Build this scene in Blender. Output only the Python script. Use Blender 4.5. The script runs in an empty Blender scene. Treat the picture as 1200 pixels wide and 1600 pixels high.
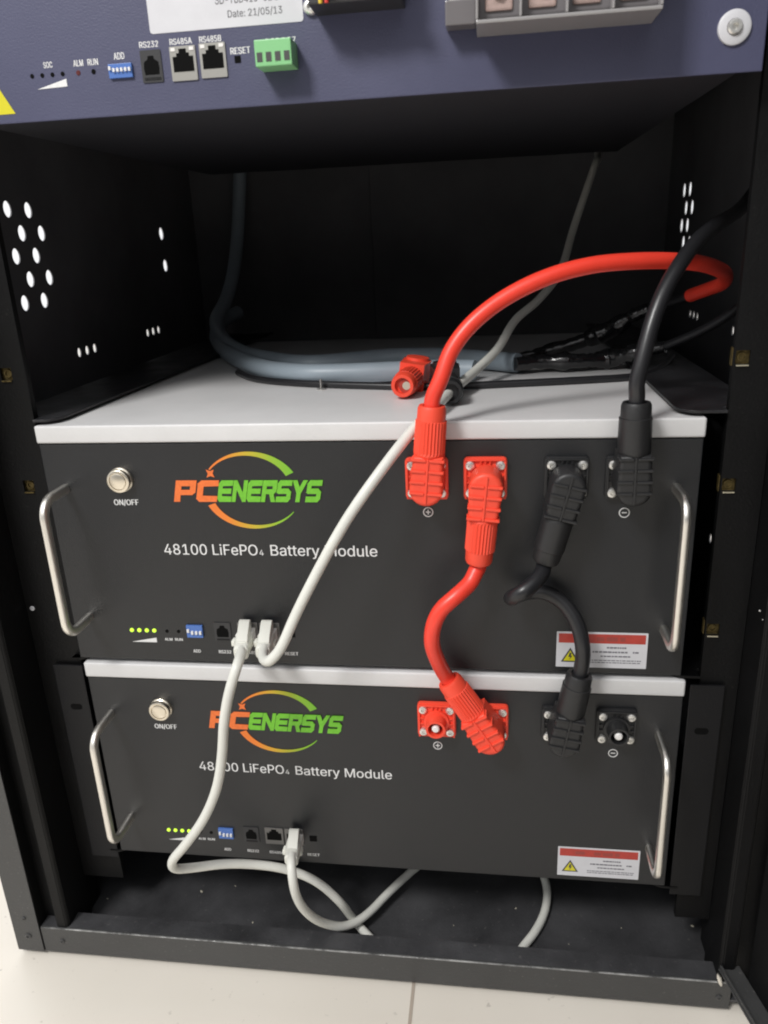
import bpy, bmesh, math, random
from mathutils import Vector, Matrix

random.seed(4)
SC = bpy.context.scene

# ------------------------------------------------------------------ camera, world, light, exposure
cam_d = bpy.data.cameras.new('camera')
cam = bpy.data.objects.new('camera', cam_d)
SC.collection.objects.link(cam)
SC.camera = cam
cam.location = (0.08995, -0.48764, 0.12334)
cam.rotation_euler = (1.23277, 0.04256, 0.12929)
cam_d.sensor_fit = 'VERTICAL'
cam_d.sensor_height = 36
cam_d.lens = 1213.112 / 1600 * 36
cam_d.clip_start = 0.01
cam_d.clip_end = 100
cam_d.dof.use_dof = True
cam_d.dof.focus_distance = 0.56
cam_d.dof.aperture_fstop = 11

W = bpy.data.worlds.new('World')
SC.world = W
W.use_nodes = True
nt = W.node_tree
bg = nt.nodes['Background']
tc = nt.nodes.new('ShaderNodeTexCoord')
sep = nt.nodes.new('ShaderNodeSeparateXYZ')
ab = nt.nodes.new('ShaderNodeMath'); ab.operation = 'MULTIPLY'; ab.inputs[1].default_value = -1.0   # the room is brighter on the left
mr = nt.nodes.new('ShaderNodeMapRange'); mr.interpolation_type = 'SMOOTHSTEP'
mr.inputs['From Min'].default_value = 0.25
mr.inputs['From Max'].default_value = 0.6
mr.inputs['To Min'].default_value = 0.16
mr.inputs['To Max'].default_value = 0.95
mrz = nt.nodes.new('ShaderNodeMapRange')
mrz.inputs['From Min'].default_value = 0.25
mrz.inputs['From Max'].default_value = 0.9
mrz.inputs['To Min'].default_value = 1.0
mrz.inputs['To Max'].default_value = 0.45
mu = nt.nodes.new('ShaderNodeMath'); mu.operation = 'MULTIPLY'
nt.links.new(tc.outputs['Generated'], sep.inputs[0])
nt.links.new(sep.outputs['X'], ab.inputs[0])
yb = nt.nodes.new('ShaderNodeMath'); yb.operation = 'MULTIPLY'; yb.inputs[1].default_value = 2.0
mxx = nt.nodes.new('ShaderNodeMath'); mxx.operation = 'MAXIMUM'
nt.links.new(sep.outputs['Y'], yb.inputs[0]); nt.links.new(yb.outputs[0], mxx.inputs[0]); xs = nt.nodes.new('ShaderNodeMath'); xs.operation = 'MULTIPLY'; xs.inputs[1].default_value = 0.55
nt.links.new(ab.outputs[0], xs.inputs[0]); nt.links.new(xs.outputs[0], mxx.inputs[1])
nt.links.new(mxx.outputs[0], mr.inputs['Value'])
nt.links.new(sep.outputs['Z'], mrz.inputs['Value'])
nt.links.new(mr.outputs[0], mu.inputs[0])
nt.links.new(mrz.outputs[0], mu.inputs[1])
up_r = nt.nodes.new('ShaderNodeMapRange'); up_r.interpolation_type = 'SMOOTHSTEP'
up_r.inputs['From Min'].default_value = 0.10
up_r.inputs['From Max'].default_value = 0.65
up_r.inputs['To Min'].default_value = 0.0
up_r.inputs['To Max'].default_value = 0.85
ad = nt.nodes.new('ShaderNodeMath'); ad.operation = 'ADD'
nt.links.new(sep.outputs['Z'], up_r.inputs['Value'])
nt.links.new(mu.outputs[0], ad.inputs[0]); nt.links.new(up_r.outputs[0], ad.inputs[1])
nt.links.new(ad.outputs[0], bg.inputs['Strength'])
bg.inputs['Color'].default_value = (0.985, 0.99, 1.0, 1)

def area(name, loc, target, size, power, col):
    l = bpy.data.lights.new(name, 'AREA')
    l.shape = 'SQUARE'; l.size = size; l.energy = power; l.color = col
    o = bpy.data.objects.new(name, l)
    SC.collection.objects.link(o)
    o.location = loc
    o.rotation_euler = (Vector(target) - Vector(loc)).to_track_quat('-Z', 'Y').to_euler()
    return o
area('ceiling_lamp', (-0.66, -1.18, 1.42), (0, -0.1, -0.1), 0.40, 29, (1.0, 0.985, 0.965))

SC.view_settings.view_transform = 'Standard'
SC.view_settings.look = 'None'
SC.view_settings.exposure = 0.12
SC.view_settings.gamma = 1
SC.render.engine = 'CYCLES'
SC.cycles.filter_width = 2.0

# ------------------------------------------------------------------ materials
def mat(name, col, rough=0.5, metal=0.0, bump=0.0, bscale=900, var=0.0, vscale=12, spec=0.5,
        speck=0.0, trans=0.0, emit=None, estr=0.0, coat=0.0, rvar=0.0, vcol=None, sscale=420):
    m = bpy.data.materials.new(name)
    m.use_nodes = True
    n = m.node_tree.nodes; L = m.node_tree.links
    p = n['Principled BSDF']
    c = tuple(col) + (1,)
    p.inputs['Base Color'].default_value = c
    p.inputs['Roughness'].default_value = rough
    p.inputs['Metallic'].default_value = metal
    p.inputs['Specular IOR Level'].default_value = spec
    p.inputs['Transmission Weight'].default_value = trans
    p.inputs['Coat Weight'].default_value = coat
    if emit:
        p.inputs['Emission Color'].default_value = tuple(emit) + (1,)
        p.inputs['Emission Strength'].default_value = estr
    t = n.new('ShaderNodeTexCoord')
    src = None
    if var > 0 or rvar > 0:
        nz = n.new('ShaderNodeTexNoise')
        nz.inputs['Scale'].default_value = vscale
        nz.inputs['Detail'].default_value = 6
        nz.inputs['Roughness'].default_value = 0.6
        L.new(t.outputs['Object'], nz.inputs['Vector'])
    if var > 0:
        mx = n.new('ShaderNodeMix'); mx.data_type = 'RGBA'
        mx.inputs[6].default_value = tuple(x * (1 - var) for x in col) + (1,)
        mx.inputs[7].default_value = (tuple(vcol) if vcol else tuple(min(1, x * (1 + var)) for x in col)) + (1,)
        r = n.new('ShaderNodeMapRange')
        r.inputs['From Min'].default_value = 0.3; r.inputs['From Max'].default_value = 0.7
        L.new(nz.outputs['Fac'], r.inputs['Value'])
        L.new(r.outputs[0], mx.inputs[0])
        src = mx.outputs[2]
    if rvar > 0:
        r = n.new('ShaderNodeMapRange')
        r.inputs['From Min'].default_value = 0.3; r.inputs['From Max'].default_value = 0.7
        r.inputs['To Min'].default_value = max(0.05, rough - rvar); r.inputs['To Max'].default_value = min(1, rough + rvar)
        L.new(nz.outputs['Fac'], r.inputs['Value'])
        L.new(r.outputs[0], p.inputs['Roughness'])
    if speck > 0:      # dust and lint lying on the surface
        sz = n.new('ShaderNodeTexNoise')
        sz.inputs['Scale'].default_value = sscale
        sz.inputs['Detail'].default_value = 2
        L.new(t.outputs['Object'], sz.inputs['Vector'])
        r = n.new('ShaderNodeMapRange')
        r.inputs['From Min'].default_value = 0.66; r.inputs['From Max'].default_value = 0.78
        r.inputs['To Max'].default_value = speck
        L.new(sz.outputs['Fac'], r.inputs['Value'])
        mx2 = n.new('ShaderNodeMix'); mx2.data_type = 'RGBA'
        if src: L.new(src, mx2.inputs[6])
        else: mx2.inputs[6].default_value = c
        mx2.inputs[7].default_value = (0.45, 0.43, 0.4, 1)
        L.new(r.outputs[0], mx2.inputs[0])
        src = mx2.outputs[2]
    if src: L.new(src, p.inputs['Base Color'])
    if bump > 0:
        b = n.new('ShaderNodeBump'); b.inputs['Strength'].default_value = bump
        b.inputs['Distance'].default_value = 0.0006
        bn = n.new('ShaderNodeTexNoise'); bn.inputs['Scale'].default_value = bscale
        bn.inputs['Detail'].default_value = 3
        L.new(t.outputs['Object'], bn.inputs['Vector'])
        L.new(bn.outputs['Fac'], b.inputs['Height'])
        L.new(b.outputs[0], p.inputs['Normal'])
    return m

def ramp_mat(name, stops, x0, x1, rough=0.5):
    """printed ink whose colour runs from left to right across the logo"""
    m = bpy.data.materials.new(name); m.use_nodes = True
    n = m.node_tree.nodes; L = m.node_tree.links
    p = n['Principled BSDF']; p.inputs['Roughness'].default_value = rough
    t = n.new('ShaderNodeTexCoord'); s = n.new('ShaderNodeSeparateXYZ')
    r = n.new('ShaderNodeMapRange'); r.inputs['From Min'].default_value = x0; r.inputs['From Max'].default_value = x1
    cr = n.new('ShaderNodeValToRGB')
    e = cr.color_ramp.elements
    e[0].position = stops[0][0]; e[0].color = tuple(stops[0][1]) + (1,)
    e[1].position = stops[-1][0]; e[1].color = tuple(stops[-1][1]) + (1,)
    for ps, c in stops[1:-1]:
        q = e.new(ps); q.color = tuple(c) + (1,)
    L.new(t.outputs['Object'], s.inputs[0]); L.new(s.outputs['X'], r.inputs['Value'])
    L.new(r.outputs[0], cr.inputs[0]); L.new(cr.outputs[0], p.inputs['Base Color'])
    return m

def floor_mat():
    m = bpy.data.materials.new('cream_tile'); m.use_nodes = True
    n = m.node_tree.nodes; L = m.node_tree.links
    p = n['Principled BSDF']; p.inputs['Roughness'].default_value = 0.3
    t = n.new('ShaderNodeTexCoord')
    nz = n.new('ShaderNodeTexNoise'); nz.inputs['Scale'].default_value = 6; nz.inputs['Detail'].default_value = 8
    L.new(t.outputs['Object'], nz.inputs['Vector'])
    mx = n.new('ShaderNodeMix'); mx.data_type = 'RGBA'
    mx.inputs[6].default_value = (0.66, 0.61, 0.535, 1); mx.inputs[7].default_value = (0.78, 0.735, 0.66, 1)
    L.new(nz.outputs['Fac'], mx.inputs[0])
    sz = n.new('ShaderNodeTexNoise'); sz.inputs['Scale'].default_value = 150; sz.inputs['Detail'].default_value = 3
    L.new(t.outputs['Object'], sz.inputs['Vector'])
    r = n.new('ShaderNodeMapRange'); r.inputs['From Min'].default_value = 0.68; r.inputs['From Max'].default_value = 0.76
    r.inputs['To Max'].default_value = 0.35
    L.new(sz.outputs['Fac'], r.inputs['Value'])
    m2 = n.new('ShaderNodeMix'); m2.data_type = 'RGBA'; m2.inputs[7].default_value = (0.2, 0.17, 0.14, 1)
    L.new(mx.outputs[2], m2.inputs[6]); L.new(r.outputs[0], m2.inputs[0])
    L.new(m2.outputs[2], p.inputs['Base Color'])
    return m

M = dict(
    cab=mat('black_powder_coat', (0.0030, 0.0030, 0.0033), 0.50, bump=0.35, bscale=700, var=0.25, vscale=9, rvar=0.08, speck=0.02, spec=0.22),
    inner=mat('matt_black_sheet', (0.125, 0.125, 0.132), 0.8, bump=0.2, var=0.25, vscale=7),
    under=mat('unit_underside', (0.022, 0.022, 0.028), 0.6, bump=0.2),
    tray=mat('dusty_black_tray', (0.048, 0.048, 0.051), 0.38, bump=0.4, bscale=500, var=0.45, vscale=16, speck=0.12, rvar=0.1, sscale=260),
    frame=mat('grey_frame_coat', (0.047, 0.047, 0.047), 0.40, bump=0.35, bscale=650, var=0.15, vscale=14, speck=0.12, rvar=0.06),
    ear=mat('charcoal_bracket', (0.006, 0.006, 0.007), 0.5, bump=0.3, var=0.15, spec=0.3),
    panel=mat('charcoal_panel', (0.0085, 0.0092, 0.0112), 0.37, bump=0.40, bscale=1400, var=0.16, vscale=5, rvar=0.12, speck=0.05, sscale=900, spec=0.60),
    lid=mat('white_enamel', (0.64, 0.635, 0.635), 0.42, bump=0.15, bscale=500, var=0.05, vscale=18, speck=0.10),
    steel=mat('satin_steel', (0.86, 0.83, 0.77), 0.36, metal=1.0, bump=0.1, bscale=1500, rvar=0.08),
    screw=mat('screw_steel', (0.80, 0.79, 0.76), 0.36, metal=0.85, var=0.2, vscale=600),
    steeld=mat('dull_steel', (0.30, 0.29, 0.28), 0.45, metal=0.9),
    slot=mat('screw_recess', (0.05, 0.05, 0.05), 0.5, metal=0.8),
    zinc=mat('yellow_zinc', (0.12, 0.09, 0.035), 0.5, metal=0.8, var=0.5, vscale=500),
    zlip=mat('bright_zinc_edge', (0.92, 0.86, 0.68), 0.35, metal=1.0),
    red=mat('red_plastic', (0.86, 0.075, 0.038), 0.45, bump=0.08, bscale=900, spec=0.45),
    redc=mat('red_cable_jacket', (0.84, 0.055, 0.032), 0.36, bump=0.05, bscale=400, var=0.08, vscale=40),
    blk=mat('black_plastic', (0.017, 0.017, 0.018), 0.45, bump=0.12, bscale=800),
    blkc=mat('black_cable_jacket', (0.016, 0.016, 0.018), 0.34, bump=0.10, bscale=500),
    tape=mat('glossy_tape', (0.010, 0.010, 0.011), 0.14, bump=1.0, bscale=230, spec=0.9),
    wht=mat('white_cable_jacket', (0.69, 0.69, 0.64), 0.42, bump=0.05, var=0.05, vscale=50),
    boot=mat('white_boot', (0.72, 0.72, 0.66), 0.40, bump=0.05),
    grey=mat('grey_sheath', (0.32, 0.38, 0.43), 0.42, bump=0.05, var=0.06, vscale=30),
    hole=mat('dark_opening', (0.003, 0.003, 0.003), 0.8, spec=0.1),
    white=mat('white_ink', (0.72, 0.72, 0.72), 0.5, var=0.06, vscale=500),
    label=mat('white_label', (0.60, 0.60, 0.63), 0.40, var=0.04, vscale=60),
    lred=mat('label_red', (0.42, 0.045, 0.032), 0.45, var=0.1, vscale=200),
    lgrey=mat('label_print', (0.15, 0.15, 0.17), 0.5),
    ldark=mat('dark_print', (0.055, 0.055, 0.055), 0.5),
    lserial=mat('grey_serial_print', (0.12, 0.12, 0.13), 0.5),
    lreddark=mat('label_red_print', (0.30, 0.05, 0.04), 0.5),
    yellow=mat('warning_yellow', (0.62, 0.56, 0.02), 0.4),
    unit=mat('slate_blue_coat', (0.064, 0.067, 0.124), 0.45, bump=0.25, bscale=900, var=0.08, vscale=9, rvar=0.05),
    dipb=mat('blue_switch_body', (0.07, 0.16, 0.46), 0.4),
    green=mat('green_terminal', (0.22, 0.52, 0.23), 0.42),
    port=mat('port_shell_metal', (0.42, 0.41, 0.38), 0.35, metal=0.6),
    portp=mat('port_plastic', (0.028, 0.028, 0.03), 0.45),
    clear=mat('clear_cover', (0.15, 0.14, 0.145), 0.28, spec=0.6),
    cedge=mat('clear_cover_edge', (0.30, 0.29, 0.29), 0.25, spec=0.7),
    copper=mat('terminal_pad', (0.42, 0.31, 0.28), 0.40, var=0.3, vscale=90),
    led=mat('green_led', (0.45, 0.7, 0.05), 0.3, emit=(0.50, 0.85, 0.05), estr=1.0),
    redled=mat('red_led', (0.10, 0.02, 0.02), 0.3),
    portd=mat('port_shell_dull', (0.16, 0.155, 0.15), 0.4, metal=0.4),
    pin=mat('socket_pin', (0.78, 0.76, 0.74), 0.35),
    grout=mat('grout', (0.40, 0.34, 0.28), 0.8),
    wy=mat('yellow_wire', (0.70, 0.50, 0.05), 0.5),
    wr=mat('red_wire', (0.6, 0.05, 0.04), 0.5),
    edge_hl=mat('painted_edge_highlight', (0.09, 0.09, 0.09), 0.3, metal=0.3, var=0.6, vscale=60, vcol=(0.40, 0.40, 0.39), bump=0.8, bscale=500, rvar=0.1),  # bright speckle puts the sill edge's highlight into the colour
    ledge=mat('dusty_black_ledge', (0.016, 0.016, 0.018), 0.42, bump=0.4, var=0.4, vscale=25, rvar=0.12, speck=0.15),
    brass=mat('brassy_button', (0.82, 0.75, 0.63), 0.30, metal=1.0, bump=0.1, bscale=900),
    redd=mat('red_grommet', (0.40, 0.035, 0.02), 0.5, bump=1.0, bscale=350),
    crumb=mat('pale_crumbs', (0.45, 0.42, 0.34), 0.8),
    orange=mat('orange_ink', (0.80, 0.17, 0.035), 0.5, var=0.1, vscale=400),
    lime=mat('lime_ink', (0.16, 0.50, 0.03), 0.5, var=0.1, vscale=400),
)
ring_stops = [(0.0, (0.78, 0.17, 0.03)), (0.22, (0.80, 0.22, 0.03)), (0.5, (0.55, 0.42, 0.03)), (0.75, (0.27, 0.48, 0.03)), (1.0, (0.14, 0.46, 0.03))]

# centre lines of the cables, in metres
CABLES = {
 'RED_MAIN': [(0.0579,-0.0180,0.0266), (0.0600,-0.0160,0.0419), (0.0659,-0.0120,0.0573), (0.0778,-0.0080,0.0724), (0.0967,-0.0030,0.0863), (0.1212,0.0020,0.0973), (0.1478,0.0100,0.1032), (0.1752,0.0200,0.1044), (0.2045,0.0350,0.1028), (0.2281,0.0600,0.0987), (0.2479,0.0900,0.0911), (0.2526,0.1100,0.0839), (0.2486,0.1300,0.0789), (0.2402,0.1500,0.0728)],
 'BLK_MAIN': [(0.1753,-0.0180,0.0255), (0.1749,-0.0180,0.0369), (0.1776,-0.0160,0.0514), (0.1830,-0.0100,0.0725), (0.1905,-0.0020,0.0896), (0.2006,0.0100,0.1030), (0.2130,0.0300,0.1137), (0.2322,0.0650,0.1226), (0.2565,0.1100,0.1303), (0.2734,0.1400,0.1405), (0.2865,0.1350,0.1650), (0.2860,0.1000,0.2150), (0.2840,0.0650,0.3000), (0.2830,0.0500,0.4200)],
 'RED_LINK': [(0.0822,-0.0180,-0.0776), (0.0809,-0.0190,-0.0836), (0.0772,-0.0230,-0.0901), (0.0679,-0.0300,-0.0970), (0.0588,-0.0330,-0.1049), (0.0537,-0.0340,-0.1152), (0.0519,-0.0320,-0.1305), (0.0554,-0.0260,-0.1484), (0.0614,-0.0200,-0.1643)],
 'BLK_LINK': [(0.1255,-0.0180,-0.0762), (0.1234,-0.0220,-0.0821), (0.1169,-0.0320,-0.0862), (0.1089,-0.0360,-0.0911), (0.1039,-0.0300,-0.0972), (0.1055,-0.0180,-0.1025), (0.1137,-0.0110,-0.1024), (0.1255,-0.0090,-0.1027), (0.1381,-0.0110,-0.1095), (0.1472,-0.0160,-0.1223), (0.1512,-0.0200,-0.1391), (0.1506,-0.0190,-0.1617)],
 'NET_UP': [(-0.0650,-0.0270,-0.1402), (-0.0634,-0.0360,-0.1401), (-0.0592,-0.0470,-0.1380), (-0.0523,-0.0560,-0.1330), (-0.0446,-0.0560,-0.1242), (-0.0345,-0.0520,-0.1034), (-0.0207,-0.0490,-0.0776), (0.0012,-0.0440,-0.0405), (0.0219,-0.0340,-0.0126), (0.0413,-0.0100,0.0088), (0.0515,0.0030,0.0173), (0.0619,0.0500,0.0210), (0.0780,0.1100,0.0254), (0.0956,0.1500,0.0364), (0.1102,0.1900,0.0545), (0.1301,0.2200,0.0672), (0.1517,0.2600,0.0886), (0.1665,0.3100,0.1235), (0.1802,0.3400,0.1579), (0.1927,0.3700,0.1868), (0.1990,0.4100,0.1915), (0.2020,0.4480,0.2150), (0.2020,0.4620,0.3000), (0.2000,0.4650,0.4200)],
 'NET_A': [(-0.0813,-0.0270,-0.1417), (-0.0786,-0.0380,-0.1404), (-0.0777,-0.0500,-0.1422), (-0.0829,-0.0560,-0.1584), (-0.0889,-0.0570,-0.1821), (-0.0933,-0.0570,-0.2082), (-0.1002,-0.0570,-0.2355), (-0.1141,-0.0560,-0.2651), (-0.1330,-0.0540,-0.2926), (-0.1467,-0.0500,-0.3118), (-0.1483,-0.0440,-0.3244), (-0.1388,-0.0360,-0.3307), (-0.1168,-0.0260,-0.3347), (-0.0946,-0.0160,-0.3431), (-0.0713,-0.0080,-0.3541), (-0.0494,-0.0040,-0.3687), (-0.0320,-0.0040,-0.3873), (-0.0223,0.0093,-0.4240), (-0.0074,-0.0034,-0.4262)],
 'NET_A2': [(0.0100,-0.0210,-0.4260), (0.0400,-0.0235,-0.4260), (0.0800,-0.0235,-0.4260), (0.1050,-0.0200,-0.4260), (0.1174,-0.0000,-0.4262), (0.1279,0.0159,-0.4262), (0.1371,0.0370,-0.4262), (0.1405,0.0559,-0.4240), (0.1385,0.0698,-0.4200), (0.1325,0.0869,-0.4150), (0.1228,0.1047,-0.4100)],
 'NET_C': [(-0.0606,-0.0270,-0.3205), (-0.0591,-0.0350,-0.3202), (-0.0570,-0.0420,-0.3280), (-0.0561,-0.0400,-0.3473), (-0.0519,-0.0300,-0.3740), (-0.0422,-0.0160,-0.3993), (-0.0282,-0.0040,-0.4137), (-0.0137,0.0124,-0.4180), (0.0014,0.0364,-0.4180), (0.0189,0.0599,-0.4160), (0.0378,0.0796,-0.4120), (0.0515,0.0988,-0.4100)],
 'GREY_1': [(0.1122,0.1714,0.0215), (0.0752,0.1986,0.0215), (0.0344,0.2205,0.0215), (-0.0063,0.2193,0.0215), (-0.0387,0.2014,0.0215), (-0.0716,0.1915,0.0215), (-0.1159,0.2249,0.0215), (-0.1675,0.2941,0.0215), (-0.2156,0.3800,0.0295), (-0.2282,0.4100,0.0425), (-0.2286,0.4500,0.0596), (-0.2286,0.4900,0.0889), (-0.2306,0.5300,0.1340), (-0.2285,0.5500,0.1878), (-0.2212,0.5500,0.2395), (-0.2060,0.5550,0.3200), (-0.2060,0.5550,0.4500)],
 'GREY_2': [(0.0774,0.1402,0.0215), (0.0556,0.1463,0.0215), (0.0142,0.1423,0.0215), (-0.0220,0.1375,0.0215), (-0.0598,0.1392,0.0215), (-0.0991,0.1639,0.0215), (-0.1453,0.2295,0.0215), (-0.2051,0.3500,0.0196), (-0.2335,0.4200,0.0268), (-0.2395,0.4700,0.0368), (-0.2301,0.5000,0.0431)],
 'THIN': [(-0.1359,0.1915,0.0155), (-0.1085,0.1551,0.0155), (-0.0694,0.1325,0.0155), (-0.0134,0.1150,0.0155), (0.0480,0.1031,0.0155), (0.1061,0.1104,0.0155), (0.1643,0.1205,0.0155), (0.2042,0.1328,0.0155), (0.2281,0.1699,0.0165), (0.2424,0.2039,0.0200)],
 'COND_UP': [(0.1103,0.1791,0.0225), (0.1342,0.2250,0.0213), (0.1559,0.2200,0.0276), (0.1769,0.2150,0.0354), (0.1938,0.2050,0.0442), (0.2048,0.1950,0.0538), (0.2178,0.1850,0.0610), (0.2293,0.1700,0.0663), (0.2402,0.1500,0.0728)],
 'COND_LO': [(0.1099,0.1650,0.0215), (0.1339,0.1751,0.0215), (0.1624,0.1742,0.0215), (0.1870,0.1850,0.0209), (0.2032,0.1750,0.0267), (0.2273,0.1600,0.0337), (0.2502,0.1400,0.0483), (0.2661,0.1200,0.0642), (0.2696,0.1000,0.0783)],
}

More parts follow.
